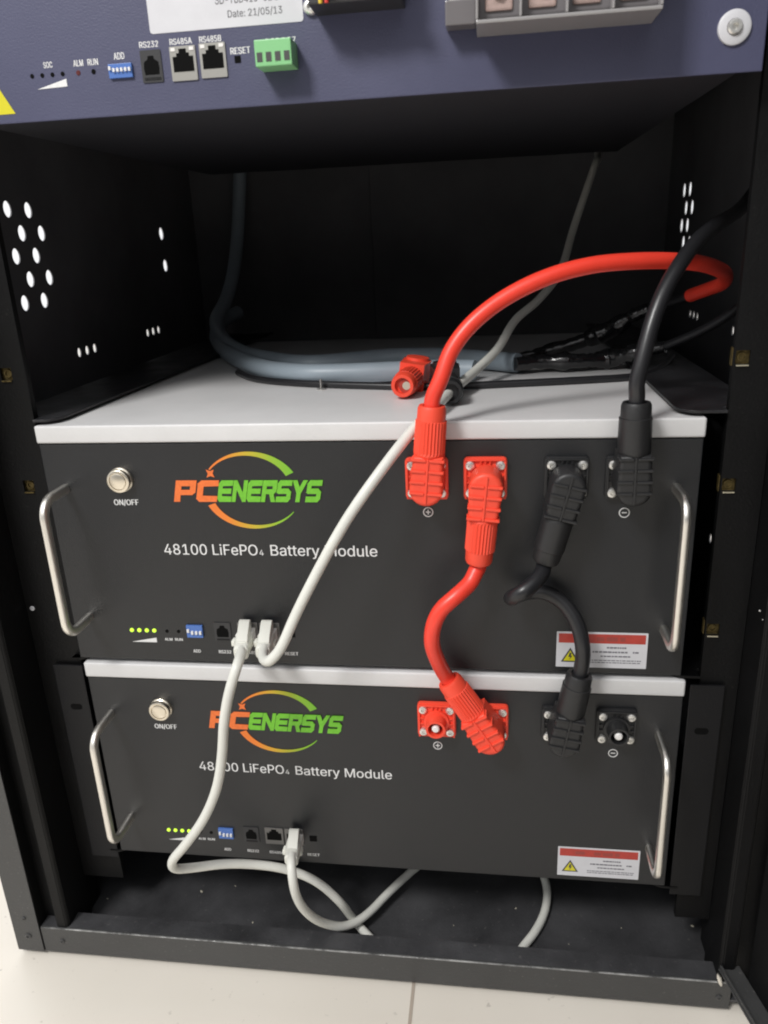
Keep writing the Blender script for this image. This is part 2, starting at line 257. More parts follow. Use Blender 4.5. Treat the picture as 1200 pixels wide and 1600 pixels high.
# letter outlines in thousandths of the type size: (advance, loops)
GLYPHS = {
 ' ': (188, []),
 '-': (453, [[(337,244),(337,188),(114,188),(114,244)]]),
 '/': (250, [[(235,533),(71,-76),(14,-76),(178,533)]]),
 '0': (453, [[(227,-7),(199,-5),(174,1),(151,11),(130,24),(111,41),(95,62),(80,86),(69,113),(60,144),(53,178),(49,214),(48,254),(49,294),(53,330),(60,364),(69,395),(81,422),(95,447),(112,467),(130,484),(151,498),(174,508),(200,514),(227,516),(254,514),(279,508),(302,498),(323,484),(342,467),(358,447),(372,422),(384,395),(393,364),(400,330),(404,294),(405,254),(404,214),(400,178),(393,144),(384,113),(373,86),(359,62),(342,41),(323,24),(302,11),(279,1),(254,-5)],[(227,50),(245,51),(261,56),(276,63),(290,74),(303,87),(313,103),(323,122),(330,144),(336,168),(340,194),(343,223),(344,254),(343,285),(340,314),(336,341),(330,365),(323,387),(313,405),(303,422),(290,435),(276,446),(261,453),(245,458),(227,460),(209,458),(192,453),(177,446),(163,435),(151,422),(140,405),(131,387),(123,365),(117,341),(113,314),(110,285),(109,254),(110,223),(113,194),(117,168),(123,144),(131,122),(140,103),(151,87),(163,74),(177,63),(192,56),(209,51)]]),
 '1': (453, [[(76,0),(76,55),(391,55),(391,0)],[(276,509),(276,0),(212,0),(212,448),(209,448),(86,358),(86,427),(198,509)]]),
 '2': (453, [[(64,0),(64,47),(234,229),(248,243),(261,257),(272,270),(282,282),(291,294),(299,305),(305,316),(311,327),(315,337),(318,348),(320,360),(320,371),(319,385),(317,397),(313,408),(308,419),(301,428),(293,436),(283,443),(273,449),(262,454),(250,457),(237,459),(224,460),(209,459),(196,457),(184,453),(172,447),(162,441),(153,433),(145,424),(139,413),(134,402),(130,390),(128,376),(127,362),(66,362),(67,384),(71,405),(77,424),(86,442),(98,459),(111,473),(126,486),(143,496),(162,505),(182,511),(203,514),(225,516),(247,514),(268,511),(288,505),(306,497),(323,486),(337,474),(350,461),(361,445),(370,428),(376,411),(380,392),(381,372),(380,358),(378,345),(375,331),(371,318),(365,304),(357,290),(347,275),(336,259),(322,241),(306,223),(288,202),(267,180),(153,60),(153,57),(389,57),(389,0)]]),
 '3': (453, [[(218,-7),(195,-6),(173,-3),(152,2),(133,10),(114,19),(98,30),(83,43),(70,57),(60,74),(52,91),(46,111),(44,132),(109,132),(111,119),(115,107),(120,97),(126,87),(134,78),(144,71),(154,64),(165,59),(178,55),(191,52),(204,50),(219,50),(234,51),(248,53),(262,56),(275,61),(287,67),(297,74),(307,83),(315,93),(321,104),(325,116),(328,130),(329,145),(328,158),(326,172),(322,184),(316,196),(308,207),(299,217),(288,226),(275,234),(260,240),(242,244),(223,247),(201,248),(157,248),(157,299),(288,448),(288,452),(70,452),(70,509),(372,509),(372,461),(211,278),(211,289),(239,290),(264,288),(287,284),(308,276),(327,265),(344,253),(359,239),(371,222),(381,205),(387,186),(392,166),(393,145),(392,123),(387,103),(380,84),(370,66),(358,50),(344,36),(327,23),(309,12),(288,4),(266,-2),(243,-6)]]),
 '4': (453, [[(40,105),(40,158),(247,509),(311,509),(109,166),(109,163),(413,163),(413,105)],[(282,0),(282,121),(282,146),(282,318),(343,318),(343,0)]]),
 '5': (453, [[(221,-7),(199,-6),(178,-2),(159,3),(140,11),(123,21),(108,32),(94,45),(83,60),(73,76),(66,93),(62,111),(60,130),(122,130),(124,119),(127,108),(132,98),(138,89),(145,80),(154,73),(163,66),(173,60),(184,56),(196,52),(208,50),(221,50),(236,51),(250,53),(264,58),(276,64),(288,72),(298,82),(307,92),(314,104),(320,117),(324,131),(327,146),(328,162),(327,178),(324,193),(320,208),(314,221),(306,233),(297,244),(286,254),(275,262),(262,269),(248,273),(233,276),(218,277),(205,276),(192,275),(180,272),(167,268),(156,264),(145,258),(136,252),(128,246),(67,253),(96,509),(366,509),(366,452),(151,452),(134,301),(136,301),(145,308),(155,315),(166,320),(178,325),(190,329),(203,331),(216,333),(229,334),(247,333),(263,330),(279,326),(294,321),(308,314),(321,306),(334,296),(345,285),(355,273),(364,260),(372,246),(379,231),(384,215),(388,199),(390,181),(391,163),(390,139),(385,117),(379,95),(369,76),(357,57),(343,41),(327,27),(309,15),(289,6),(268,-1),(245,-5)]]),
 '7': (453, [[(97,0),(323,448),(323,452),(62,452),(62,509),(391,509),(391,449),(165,0)]]),
 '8': (453, [[(226,-7),(201,-6),(178,-2),(156,3),(136,11),(117,21),(101,33),(86,47),(74,62),(64,78),(57,96),(53,115),(52,135),(53,151),(55,166),(59,181),(65,195),(72,208),(81,220),(90,231),(101,241),(113,249),(125,256),(139,261),(153,265),(153,267),(135,273),(119,282),(105,293),(93,308),(83,324),(76,342),(72,360),(70,380),(72,399),(75,417),(82,434),(90,450),(101,464),(114,477),(129,488),(146,498),(164,506),(184,511),(204,514),(226,516),(248,514),(269,511),(288,506),(306,498),(323,488),(337,477),(350,464),(361,450),(370,434),(377,417),(380,399),(382,380),(380,361),(376,342),(369,324),(359,308),(347,293),(333,282),(318,273),(300,267),(300,265),(314,261),(327,256),(339,249),(351,241),(362,231),(372,220),(380,208),(387,195),(393,181),(397,166),(400,151),(401,135),(399,115),(395,96),(388,78),(378,62),(366,47),(352,33),(335,21),(317,11),(296,3),(275,-2),(251,-6)],[(226,49),(243,50),(258,52),(272,55),(285,60),(296,66),(307,74),(315,82),(323,91),(329,102),(333,113),(336,126),(337,139),(336,152),(333,165),(329,177),(322,189),(314,199),(305,208),(295,216),(283,223),(270,228),(256,232),(242,234),(226,235),(211,234),(196,232),(182,228),(169,223),(157,216),(147,208),(138,199),(130,189),(123,177),(119,165),(116,152),(115,139),(116,126),(119,113),(123,102),(129,91),(136,82),(145,74),(156,66),(167,60),(180,55),(195,52),(210,50)],[(226,290),(239,290),(252,292),(263,296),(274,300),(284,306),(293,313),(300,321),(307,330),(312,341),(316,351),(318,363),(319,376),(318,388),(316,399),(313,410),(308,420),(301,429),(294,437),(285,444),(275,449),(264,454),(252,457),(240,459),(226,460),(213,459),(200,457),(188,454),(177,449),(167,444),(159,437),(151,429),(145,420),(139,410),(136,399),(134,388),(133,376),(134,363),(136,351),(139,341),(145,330),(151,321),(159,313),(168,306),(178,300),(189,296),(201,292),(213,290)]]),
 ':': (188, [[(95,-4),(86,-4),(78,-1),(70,3),(63,9),(57,16),(53,24),(50,32),(50,41),(50,50),(53,59),(57,66),(63,73),(70,79),(78,83),(86,86),(95,87),(104,86),(113,83),(121,79),(128,73),(134,66),(138,59),(140,50),(141,41),(140,32),(138,24),(134,16),(128,9),(121,3),(113,-1),(104,-4)],[(95,271),(86,272),(78,274),(70,278),(63,284),(57,291),(53,299),(50,307),(50,316),(50,325),(53,334),(57,342),(63,349),(70,354),(78,359),(86,361),(95,362),(104,361),(113,359),(121,354),(128,349),(134,342),(138,334),(140,325),(141,316),(140,307),(138,299),(134,291),(128,284),(121,278),(113,274),(104,272)]]),
 'A': (480, [[(16,0),(201,509),(276,509),(463,0),(395,0),(287,302),(282,317),(276,334),(270,352),(264,372),(257,394),(250,420),(241,447),(232,478),(245,478),(236,447),(228,419),(220,393),(213,371),(206,351),(201,333),(195,317),(191,302),(85,0)],[(110,142),(110,199),(370,199),(370,142)]]),
 'B': (457, [[(60,0),(60,509),(241,509),(266,508),(289,504),(310,499),(329,491),(345,481),(359,469),(371,456),(381,442),(388,426),(394,410),(397,392),(398,374),(397,358),(395,344),(392,331),(387,320),(380,310),(373,301),(365,293),(356,286),(347,280),(336,275),(326,270),(315,267),(315,262),(327,261),(339,257),(351,252),(363,245),(374,237),(385,227),(394,216),(402,203),(409,189),(414,173),(417,155),(418,136),(417,117),(413,100),(408,83),(400,67),(390,52),(377,39),(362,28),(344,18),(324,10),(301,4),(275,1),(247,0)],[(125,57),(245,57),(272,58),(296,63),(315,70),(330,80),(341,92),(349,105),(354,120),(355,137),(355,149),(352,161),(348,173),(342,184),(335,194),(327,203),(317,211),(306,218),(293,224),(279,228),(264,230),(248,231),(125,231)],[(125,285),(238,285),(252,286),(265,288),(277,291),(288,296),(299,302),(308,309),(316,317),(323,326),(329,337),(333,348),(335,359),(336,372),(334,388),(330,403),(323,417),(313,429),(299,439),(283,446),(263,450),(240,452),(125,452)]]),
 'C': (510, [[(267,-7),(235,-5),(205,1),(177,11),(150,25),(126,42),(104,63),(86,88),(70,115),(57,146),(48,179),(42,215),(40,254),(42,293),(48,329),(57,362),(70,393),(86,421),(104,445),(126,466),(150,484),(177,498),(205,508),(235,514),(267,516),(286,515),(305,513),(323,509),(340,504),(357,498),(373,490),(388,481),(402,471),(415,460),(427,447),(438,433),(448,418),(456,402),(463,385),(469,367),(473,348),(408,348),(405,361),(401,373),(395,384),(389,395),(382,404),(375,413),(366,421),(357,428),(348,435),(337,440),(327,445),(315,449),(304,452),(292,454),(280,455),(267,456),(245,454),(223,450),(203,443),(184,432),(166,419),(150,403),(137,385),(125,364),(116,340),(109,314),(105,285),(103,254),(105,223),(109,194),(116,168),(125,145),(137,123),(151,105),(166,89),(184,76),(203,66),(223,59),(245,54),(267,53),(280,53),(292,55),(304,57),(315,60),(327,64),(337,69),(348,74),(357,81),(366,88),(375,96),(382,105),(389,114),(395,125),(401,136),(405,148),(408,160),(473,160),(469,142),(463,124),(457,107),(448,91),(438,76),(428,62),(416,49),(402,38),(388,28),(373,19),(357,11),(341,5),(323,0),(305,-4),(286,-6)]]),
 'D': (503, [[(219,0),(96,0),(96,57),(215,57),(244,58),(272,63),(296,70),(318,81),(337,94),(354,110),(368,128),(379,149),(388,172),(394,198),(398,226),(399,255),(398,285),(394,312),(388,337),(379,361),(368,381),(354,399),(338,415),(320,428),(299,438),(275,446),(249,450),(221,452),(93,452),(93,509),(225,509),(261,507),(294,501),(325,492),(353,478),(377,461),(399,441),(418,418),(433,391),(446,361),(455,329),(460,293),(462,255),(460,217),(455,181),(446,149),(433,119),(417,92),(398,68),(376,48),(351,31),(322,17),(291,8),(256,2)],[(125,509),(125,0),(60,0),(60,509)]]),
 'E': (419, [[(60,0),(60,509),(372,509),(372,452),(125,452),(125,286),(355,286),(355,229),(125,229),(125,57),(375,57),(375,0)]]),
 'F': (410, [[(60,0),(60,509),(369,509),(369,452),(125,452),(125,278),(346,278),(346,221),(125,221),(125,0)]]),
 'L': (393, [[(60,0),(60,509),(125,509),(125,57),(361,57),(361,0)]]),
 'M': (629, [[(60,0),(60,509),(152,509),(277,187),(287,159),(299,123),(311,84),(322,49),(307,49),(318,83),(330,121),(342,158),(352,187),(476,509),(568,509),(568,0),(504,0),(504,291),(504,327),(505,369),(506,413),(507,457),(513,457),(509,445),(505,433),(502,421),(498,409),(482,363),(467,322),(456,291),(342,0),(286,0),(170,291),(159,321),(145,361),(129,408),(112,457),(119,457),(120,416),(121,372),(122,328),(122,291),(122,0)]]),
 'N': (524, [[(60,0),(60,509),(136,509),(343,183),(347,176),(352,169),(357,160),(363,151),(369,141),(375,130),(381,119),(388,107),(394,94),(401,82),(407,68),(414,55),(405,54),(403,68),(402,81),(401,95),(401,108),(400,121),(400,134),(399,146),(399,157),(399,195),(399,509),(463,509),(463,0),(387,0),(202,290),(177,331),(171,342),(164,354),(156,367),(148,381),(108,452),(119,454),(122,384),(124,328),(125,291),(125,0)]]),
 'O': (534, [[(267,-7),(235,-5),(205,1),(177,11),(150,25),(126,42),(105,63),(86,88),(70,115),(57,146),(48,179),(42,215),(40,254),(42,293),(48,329),(57,362),(70,393),(86,421),(105,445),(126,466),(150,484),(177,498),(205,508),(235,514),(267,516),(299,514),(329,508),(357,498),(384,484),(408,466),(429,445),(448,421),(464,393),(477,362),(486,329),(491,293),(493,254),(491,215),(486,179),(477,146),(464,115),(448,88),(429,63),(408,42),(384,25),(357,11),(329,1),(299,-5)],[(267,53),(289,54),(310,59),(330,66),(349,76),(367,89),(383,105),(396,123),(408,144),(418,168),(425,194),(429,223),(430,254),(429,286),(425,314),(418,341),(408,365),(396,386),(383,404),(367,420),(349,433),(330,443),(310,450),(289,454),(267,456),(245,454),(223,450),(203,443),(184,433),(167,420),(151,404),(137,385),(125,364),(116,340),(109,314),(105,285),(103,254),(105,223),(109,194),(116,168),(125,144),(137,123),(151,105),(167,89),(184,76),(203,66),(223,59),(245,54)]]),
 'P': (445, [[(60,0),(60,509),(235,509),(263,507),(289,503),(312,497),(332,487),(350,476),(366,462),(379,447),(390,430),(398,411),(404,391),(407,370),(409,348),(407,325),(404,304),(398,284),(390,265),(379,248),(366,233),(350,219),(332,207),(312,198),(289,191),(263,187),(235,186),(109,186),(109,242),(233,242),(252,243),(269,246),(284,250),(297,256),(308,264),(318,272),(327,282),(333,294),(338,306),(342,319),(344,333),(344,348),(344,362),(342,376),(338,389),(333,402),(326,413),(318,423),(308,431),(297,439),(284,444),(268,449),(251,451),(232,452),(125,452),(125,0)]]),
 'R': (449, [[(60,0),(60,509),(236,509),(264,507),(290,504),(313,497),(333,489),(351,478),(367,465),(380,450),(390,433),(399,415),(405,395),(408,374),(409,352),(408,330),(405,309),(399,290),(390,271),(380,255),(367,240),(351,228),(333,217),(312,209),(289,203),(264,199),(236,198),(96,198),(96,255),(234,255),(252,256),(269,258),(284,262),(298,267),(309,273),(319,281),(327,290),(334,300),(339,312),(342,324),(344,338),(345,352),(344,367),(342,380),(339,393),(334,405),(327,415),(319,425),(309,433),(298,440),(284,445),(269,449),(252,451),(233,452),(125,452),(125,0)],[(353,0),(230,229),(303,229),(428,0)]]),
 'S': (447, [[(224,-9),(197,-8),(172,-4),(149,1),(128,9),(108,19),(91,31),(76,45),(64,60),(54,77),(46,96),(41,115),(38,137),(104,137),(107,123),(110,110),(116,98),(123,88),(132,79),(142,71),(154,64),(166,59),(180,55),(194,52),(209,50),(224,49),(241,50),(257,52),(272,55),(286,60),(299,66),(311,74),(321,82),(329,92),(336,102),(341,114),(345,126),(346,139),(345,151),(342,161),(338,171),(332,179),(325,186),(316,193),(307,199),(296,205),(284,209),(272,214),(259,218),(245,222),(184,239),(154,249),(128,260),(105,274),(86,289),(71,307),(60,326),(54,348),(52,372),(53,393),(58,413),(65,431),(75,448),(87,463),(102,476),(119,488),(138,498),(158,506),(180,511),(203,514),(227,516),(252,514),(275,511),(296,505),(316,498),(334,488),(351,476),(365,463),(377,449),(387,433),(394,415),(399,397),(401,378),(337,378),(334,396),(326,412),(316,426),(302,437),(286,447),(267,453),(247,457),(225,459),(209,458),(194,456),(180,452),(167,448),(156,442),(145,435),(136,427),(129,418),(123,409),(118,398),(116,387),(115,376),(116,363),(119,352),(124,342),(131,334),(139,326),(148,319),(158,313),(169,308),(180,304),(191,300),(202,296),(212,293),(264,279),(276,276),(287,272),(299,268),(312,264),(324,258),(336,252),(347,245),(359,238),(369,229),(379,220),(387,209),(395,198),(401,185),(405,171),(407,155),(408,139),(407,118),(403,99),(396,81),(386,64),(374,48),(360,34),(343,21),(323,11),(302,2),(278,-4),(252,-8)]]),
 'T': (449, [[(32,452),(32,509),(417,509),(417,452),(257,452),(257,0),(193,0),(193,452)]]),
 'U': (518, [[(259,-8),(230,-7),(203,-2),(177,5),(154,15),(133,28),(114,43),(98,60),(85,80),(74,101),(66,124),(62,148),(60,173),(60,509),(124,509),(124,178),(125,160),(128,144),(133,128),(141,113),(150,99),(160,87),(173,77),(187,68),(203,61),(220,56),(239,53),(259,52),(279,53),(298,56),(315,61),(331,68),(345,77),(357,87),(368,99),(377,113),(384,128),(389,144),(392,160),(393,178),(393,509),(457,509),(457,173),(456,148),(451,124),(443,101),(433,80),(419,60),(403,43),(384,28),(363,15),(340,5),(315,-2),(288,-7)]]),
 'a': (390, [[(160,-9),(142,-8),(126,-5),(110,-1),(94,5),(80,12),(68,22),(57,32),(48,45),(40,58),(35,73),(31,90),(30,108),(31,123),(34,138),(38,150),(43,161),(50,171),(58,179),(67,187),(78,193),(89,199),(100,203),(112,207),(125,211),(138,213),(152,216),(165,218),(178,220),(234,227),(244,228),(252,230),(259,232),(265,235),(270,238),(273,243),(275,248),(276,255),(276,257),(275,268),(273,279),(271,288),(267,297),(262,304),(256,311),(248,317),(240,322),(230,326),(220,329),(208,330),(196,331),(183,330),(171,329),(159,326),(149,322),(140,318),(132,313),(124,307),(118,301),(112,294),(107,288),(103,281),(100,274),(41,291),(48,308),(57,322),(67,335),(79,346),(91,355),(104,364),(118,370),(133,375),(148,379),(163,382),(179,384),(194,384),(204,384),(215,383),(227,382),(239,379),(251,376),(263,372),(275,367),(286,360),(296,353),(306,343),(315,333),(322,320),(329,306),(333,290),(336,272),(337,251),(337,0),(277,0),(277,52),(272,52),(269,45),(264,38),(258,32),(252,25),(244,18),(236,12),(226,6),(215,1),(203,-3),(190,-6),(176,-8)],[(170,45),(187,46),(202,49),(216,53),(228,59),(239,66),(248,74),(257,83),(263,93),(269,104),(272,115),(275,126),(276,138),(276,190),(273,188),(270,186),(265,184),(259,182),(253,180),(246,179),(239,177),(231,176),(200,171),(175,168),(165,166),(154,164),(144,162),(134,159),(125,155),(117,150),(110,145),(103,139),(98,132),(95,124),(93,115),(92,105),(92,95),(94,87),(98,79),(102,72),(107,66),(114,61),(121,56),(130,52),(139,49),(149,47),(159,46)]]),
 'd': (425, [[(195,-8),(172,-7),(151,-2),(130,5),(111,16),(94,29),(79,45),(66,64),(55,84),(46,108),(39,133),(35,160),(34,189),(35,218),(39,245),(46,270),(55,293),(66,313),(79,332),(95,347),(112,361),(131,371),(151,378),(173,383),(196,384),(213,384),(228,381),(241,378),(253,373),(263,367),(272,360),(280,353),(287,346),(293,338),(298,331),(303,325),(306,319),(311,319),(311,509),(372,509),(372,0),(313,0),(313,59),(307,59),(303,53),(298,46),(293,39),(287,31),(280,24),(272,17),(263,10),(252,4),(241,-1),(227,-5),(212,-7)],[(205,47),(221,48),(236,51),(250,57),(263,65),(274,75),(284,86),(293,100),(299,115),(305,132),(309,150),(311,169),(312,189),(311,210),(309,229),(305,247),(300,263),(293,278),(284,291),(275,302),(263,312),(251,320),(237,325),(221,329),(205,330),(187,329),(172,325),(157,319),(145,311),(133,301),(124,290),(115,276),(108,261),(103,245),(99,227),(97,209),(96,189),(97,170),(99,151),(103,133),(109,117),(115,101),(124,88),(134,76),(145,66),(158,57),(172,51),(188,48)]]),
 'e': (404, [[(212,-8),(185,-7),(161,-2),(138,6),(117,16),(98,30),(82,46),(68,64),(56,85),(46,108),(40,132),(35,159),(34,187),(35,215),(39,242),(46,267),(55,290),(67,311),(81,329),(97,346),(115,359),(135,370),(157,378),(180,383),(205,384),(221,384),(236,382),(251,379),(266,374),(280,368),(294,361),(307,351),(319,341),(331,329),(341,315),(350,299),(357,282),(363,263),(368,242),(370,219),(371,194),(371,169),(75,169),(75,221),(338,221),(310,202),(309,220),(307,237),(303,254),(298,269),(291,282),(283,294),(273,305),(263,314),(250,321),(237,326),(222,329),(205,330),(189,329),(173,326),(159,321),(146,313),(135,304),(125,294),(116,282),(109,270),(103,256),(99,241),(97,226),(96,211),(96,178),(97,157),(100,139),(104,122),(110,106),(118,92),(128,80),(139,70),(151,61),(165,55),(179,50),(195,47),(212,46),(224,47),(234,48),(244,50),(254,53),(263,56),(271,61),(278,66),(285,73),(292,80),(297,88),(302,96),(306,105),(365,91),(360,77),(353,63),(345,51),(335,39),(324,29),(311,19),(298,11),(283,4),(266,-1),(249,-5),(231,-7)]]),
 'i': (167, [[(53,0),(53,379),(114,379),(114,0)],[(84,443),(75,444),(67,446),(60,449),(54,455),(48,461),(44,468),(42,475),(41,483),(42,491),(44,499),(48,506),(54,512),(60,517),(67,521),(75,523),(84,524),(92,523),(100,521),(107,517),(114,512),(119,506),(123,499),(126,491),(126,483),(126,475),(123,468),(119,461),(114,455),(107,449),(100,446),(92,444)]]),
 'l': (190, [[(139,-2),(119,-1),(101,3),(86,10),(74,20),(65,33),(58,47),(54,65),(53,84),(53,509),(114,509),(114,99),(114,87),(115,77),(117,68),(120,62),(124,58),(130,54),(137,53),(146,52),(160,53),(170,54),(181,3),(162,-1),(156,-2),(151,-2),(145,-2)]]),
 'o': (416, [[(207,-8),(182,-7),(159,-2),(137,6),(117,16),(98,30),(82,46),(68,64),(56,85),(46,108),(40,133),(36,159),(34,187),(36,216),(40,243),(46,268),(56,291),(68,312),(82,330),(98,346),(117,360),(137,371),(159,378),(182,383),(207,384),(233,383),(256,378),(278,371),(299,360),(317,346),(333,330),(347,312),(359,291),(369,268),(376,243),(380,216),(381,187),(380,159),(376,133),(369,108),(359,85),(347,64),(333,46),(317,30),(299,16),(278,6),(256,-2),(233,-7)],[(207,46),(226,48),(242,51),(257,57),(270,66),(282,76),(292,89),(300,102),(307,117),(312,134),(316,151),(318,169),(319,187),(318,206),(316,224),(312,242),(307,258),(300,274),(292,287),(282,300),(270,310),(257,319),(242,325),(226,329),(207,330),(189,329),(173,325),(158,319),(145,310),(134,300),(124,287),(115,274),(108,258),(103,242),(99,224),(97,206),(96,187),(97,169),(99,151),(103,134),(108,117),(115,102),(124,89),(134,76),(145,66),(158,57),(173,51),(189,48)]]),
 'r': (260, [[(53,0),(53,379),(112,379),(112,321),(115,321),(122,335),(130,347),(140,358),(152,367),(166,375),(181,380),(196,384),(213,385),(229,384),(243,384),(243,322),(230,324),(224,325),(219,325),(213,326),(207,326),(194,325),(182,323),(170,319),(159,315),(149,309),(140,301),(132,293),(126,284),(121,273),(117,262),(114,250),(114,237),(114,0)]]),
 't': (228, [[(204,379),(204,327),(6,327),(6,379)],[(65,471),(126,471),(126,98),(127,86),(128,76),(132,68),(136,61),(142,56),(150,53),(159,51),(170,50),(185,51),(202,54),(213,2),(208,0),(203,-1),(198,-2),(192,-3),(186,-3),(180,-4),(174,-4),(168,-4),(145,-3),(125,2),(107,10),(92,21),(80,35),(72,52),(67,71),(65,93)]]),
 'u': (410, [[(182,-5),(164,-4),(146,-1),(130,4),(115,11),(101,20),(89,31),(78,44),(69,59),(62,76),(57,95),(54,116),(53,139),(53,379),(114,379),(114,144),(115,123),(119,105),(127,89),(137,75),(150,64),(164,56),(181,52),(200,50),(213,51),(226,53),(238,57),(249,62),(259,69),(268,77),(276,86),(283,97),(289,109),(293,122),(295,137),(296,153),(296,379),(357,379),(357,0),(298,0),(298,92),(307,92),(297,67),(286,47),(272,30),(257,17),(240,7),(222,0),(203,-4)]]),
 'y': (390, [[(47,-139),(61,-86),(71,-87),(80,-89),(88,-90),(96,-90),(104,-89),(111,-87),(118,-84),(124,-80),(130,-74),(136,-67),(141,-58),(146,-48),(151,-36),(163,-1),(17,379),(84,379),(165,155),(171,138),(177,121),(182,104),(187,87),(191,70),(196,53),(201,37),(206,21),(184,21),(188,37),(193,53),(198,70),(202,87),(207,104),(212,121),(218,138),(224,155),(305,379),(371,379),(204,-58),(198,-72),(191,-85),(184,-97),(177,-107),(168,-116),(159,-124),(150,-130),(139,-136),(128,-140),(117,-143),(104,-145),(91,-145),(84,-145),(77,-145),(71,-144),(65,-143),(59,-142),(54,-141),(51,-140)]]),
}

# ------------------------------------------------------------------ helpers
def link(o):
    SC.collection.objects.link(o)

def thing(name, label, cat, loc=(0, 0, 0), group=None):
    o = bpy.data.objects.new(name, None)
    o.empty_display_size = 0.02
    link(o)
    o.location = loc
    o['label'] = label; o['category'] = cat
    if group: o['group'] = group
    return o

def rootloc(p):
    while p.parent: p = p.parent
    return Vector(p.location)

def obj(name, bm, m, parent=None, smooth=False, label=None):
    """bm is in world coordinates; it is stored relative to its thing's base"""
    me = bpy.data.meshes.new(name)
    if parent is not None:
        bmesh.ops.translate(bm, verts=bm.verts, vec=-rootloc(parent))
    bmesh.ops.recalc_face_normals(bm, faces=bm.faces)
    bm.to_mesh(me); bm.free()
    me.materials.append(M[m] if isinstance(m, str) else m)
    if smooth:
        me.polygons.foreach_set('use_smooth', [True] * len(me.polygons))
        try: me.set_sharp_from_angle(angle=math.radians(38))
        except Exception: pass
    o = bpy.data.objects.new(name, me)
    link(o)
    if parent is not None: o.parent = parent
    if label: o['label'] = label
    return o

def box(bm, x0, x1, y0, y1, z0, z1, bev=0.0, seg=2, xf=None):
    vs = [bm.verts.new((x, y, z)) for x in (x0, x1) for y in (y0, y1) for z in (z0, z1)]
    idx = [(0, 1, 3, 2), (4, 6, 7, 5), (0, 4, 5, 1), (2, 3, 7, 6), (0, 2, 6, 4), (1, 5, 7, 3)]
    fs = [bm.faces.new([vs[i] for i in f]) for f in idx]
    bmesh.ops.recalc_face_normals(bm, faces=fs)
    allv = vs
    if bev > 0:
        es = list({e for f in fs for e in f.edges})
        r = bmesh.ops.bevel(bm, geom=es, offset=bev, segments=seg, affect='EDGES', profile=0.6)
        allv = list({v for f in r['faces'] for v in f.verts} | {v for v in vs if v.is_valid})
    if xf is not None:
        for v in allv: v.co = xf @ v.co
    return allv

def prism(bm, pts, fn, bev=0.0, seg=2):
    """pts: closed 2-D outline; fn(u, v, k) -> 3-D point for k = 0 (back) and 1 (front)"""
    a = [bm.verts.new(fn(u, v, 0)) for u, v in pts]
    b = [bm.verts.new(fn(u, v, 1)) for u, v in pts]
    n = len(pts)
    fa = bm.faces.new(a); fb = bm.faces.new(b)
    fs = [fa, fb]
    for i in range(n):
        fs.append(bm.faces.new((a[i], a[(i + 1) % n], b[(i + 1) % n], b[i])))
    bmesh.ops.recalc_face_normals(bm, faces=fs)
    if bev > 0:
        bmesh.ops.bevel(bm, geom=list(fb.edges), offset=bev, segments=seg, affect='EDGES', profile=0.6)

def rrect(cx, cy, hx, hy, r, n=5):
    P = []
    for sx, sy, a0 in ((1, 1, 0), (-1, 1, 90), (-1, -1, 180), (1, -1, 270)):
        for i in range(n + 1):
            a = math.radians(a0 + 90 * i / n)
            P.append((cx + sx * (hx - r) + r * math.cos(a), cy + sy * (hy - r) + r * math.sin(a)))
    return P

def lathe(bm, origin, axis, prof, n=28, flute=None, capends=True):
    """prof: list of (t along axis, radius)"""
    a = Vector(axis).normalized()
    u = a.orthogonal().normalized(); v = a.cross(u)
    o = Vector(origin)
    rings = []
    for k, (t, r) in enumerate(prof):
        ring = []
        for i in range(n):
            an = 2 * math.pi * i / n
            rr = r
            if flute and flute[0] <= k <= flute[1]:
                rr = r - (flute[2] if i % 2 else 0)
            ring.append(bm.verts.new(o + a * t + (u * math.cos(an) + v * math.sin(an)) * rr))
        rings.append(ring)
    for k in range(len(rings) - 1):
        for i in range(n):
            bm.faces.new((rings[k][i], rings[k][(i + 1) % n], rings[k + 1][(i + 1) % n], rings[k + 1][i]))
    if capends:
        if prof[0][1] > 1e-6: bm.faces.new(rings[0][::-1])
        if prof[-1][1] > 1e-6: bm.faces.new(rings[-1])

def catmull(P, per=8):
    P = [Vector(p) for p in P]
    Q = [P[0] * 2 - P[1]] + P + [P[-1] * 2 - P[-2]]
    out = []
    for i in range(1, len(Q) - 2):
        p0, p1, p2, p3 = Q[i - 1:i + 3]
        d1 = max((p1 - p0).length, 1e-6) ** .5; d2 = max((p2 - p1).length, 1e-6) ** .5; d3 = max((p3 - p2).length, 1e-6) ** .5
        t0, t1 = 0, d1; t2 = t1 + d2; t3 = t2 + d3
        for k in range(per):
            t = t1 + (t2 - t1) * k / per
            A1 = p0 * ((t1 - t) / (t1 - t0)) + p1 * ((t - t0) / (t1 - t0))
            A2 = p1 * ((t2 - t) / (t2 - t1)) + p2 * ((t - t1) / (t2 - t1))
            A3 = p2 * ((t3 - t) / (t3 - t2)) + p3 * ((t - t2) / (t3 - t2))
            B1 = A1 * ((t2 - t) / (t2 - t0)) + A2 * ((t - t0) / (t2 - t0))
            B2 = A2 * ((t3 - t) / (t3 - t1)) + A3 * ((t - t1) / (t3 - t1))
            out.append(B1 * ((t2 - t) / (t2 - t1)) + B2 * ((t - t1) / (t2 - t1)))
    out.append(P[-1])
    return out

def smooth_path(P, it=2):
    P = [p.copy() for p in P]
    for _ in range(it):
        Q = [P[0]] + [(P[i - 1] + P[i] * 2 + P[i + 1]) / 4 for i in range(1, len(P) - 1)] + [P[-1]]
        P = Q
    return P

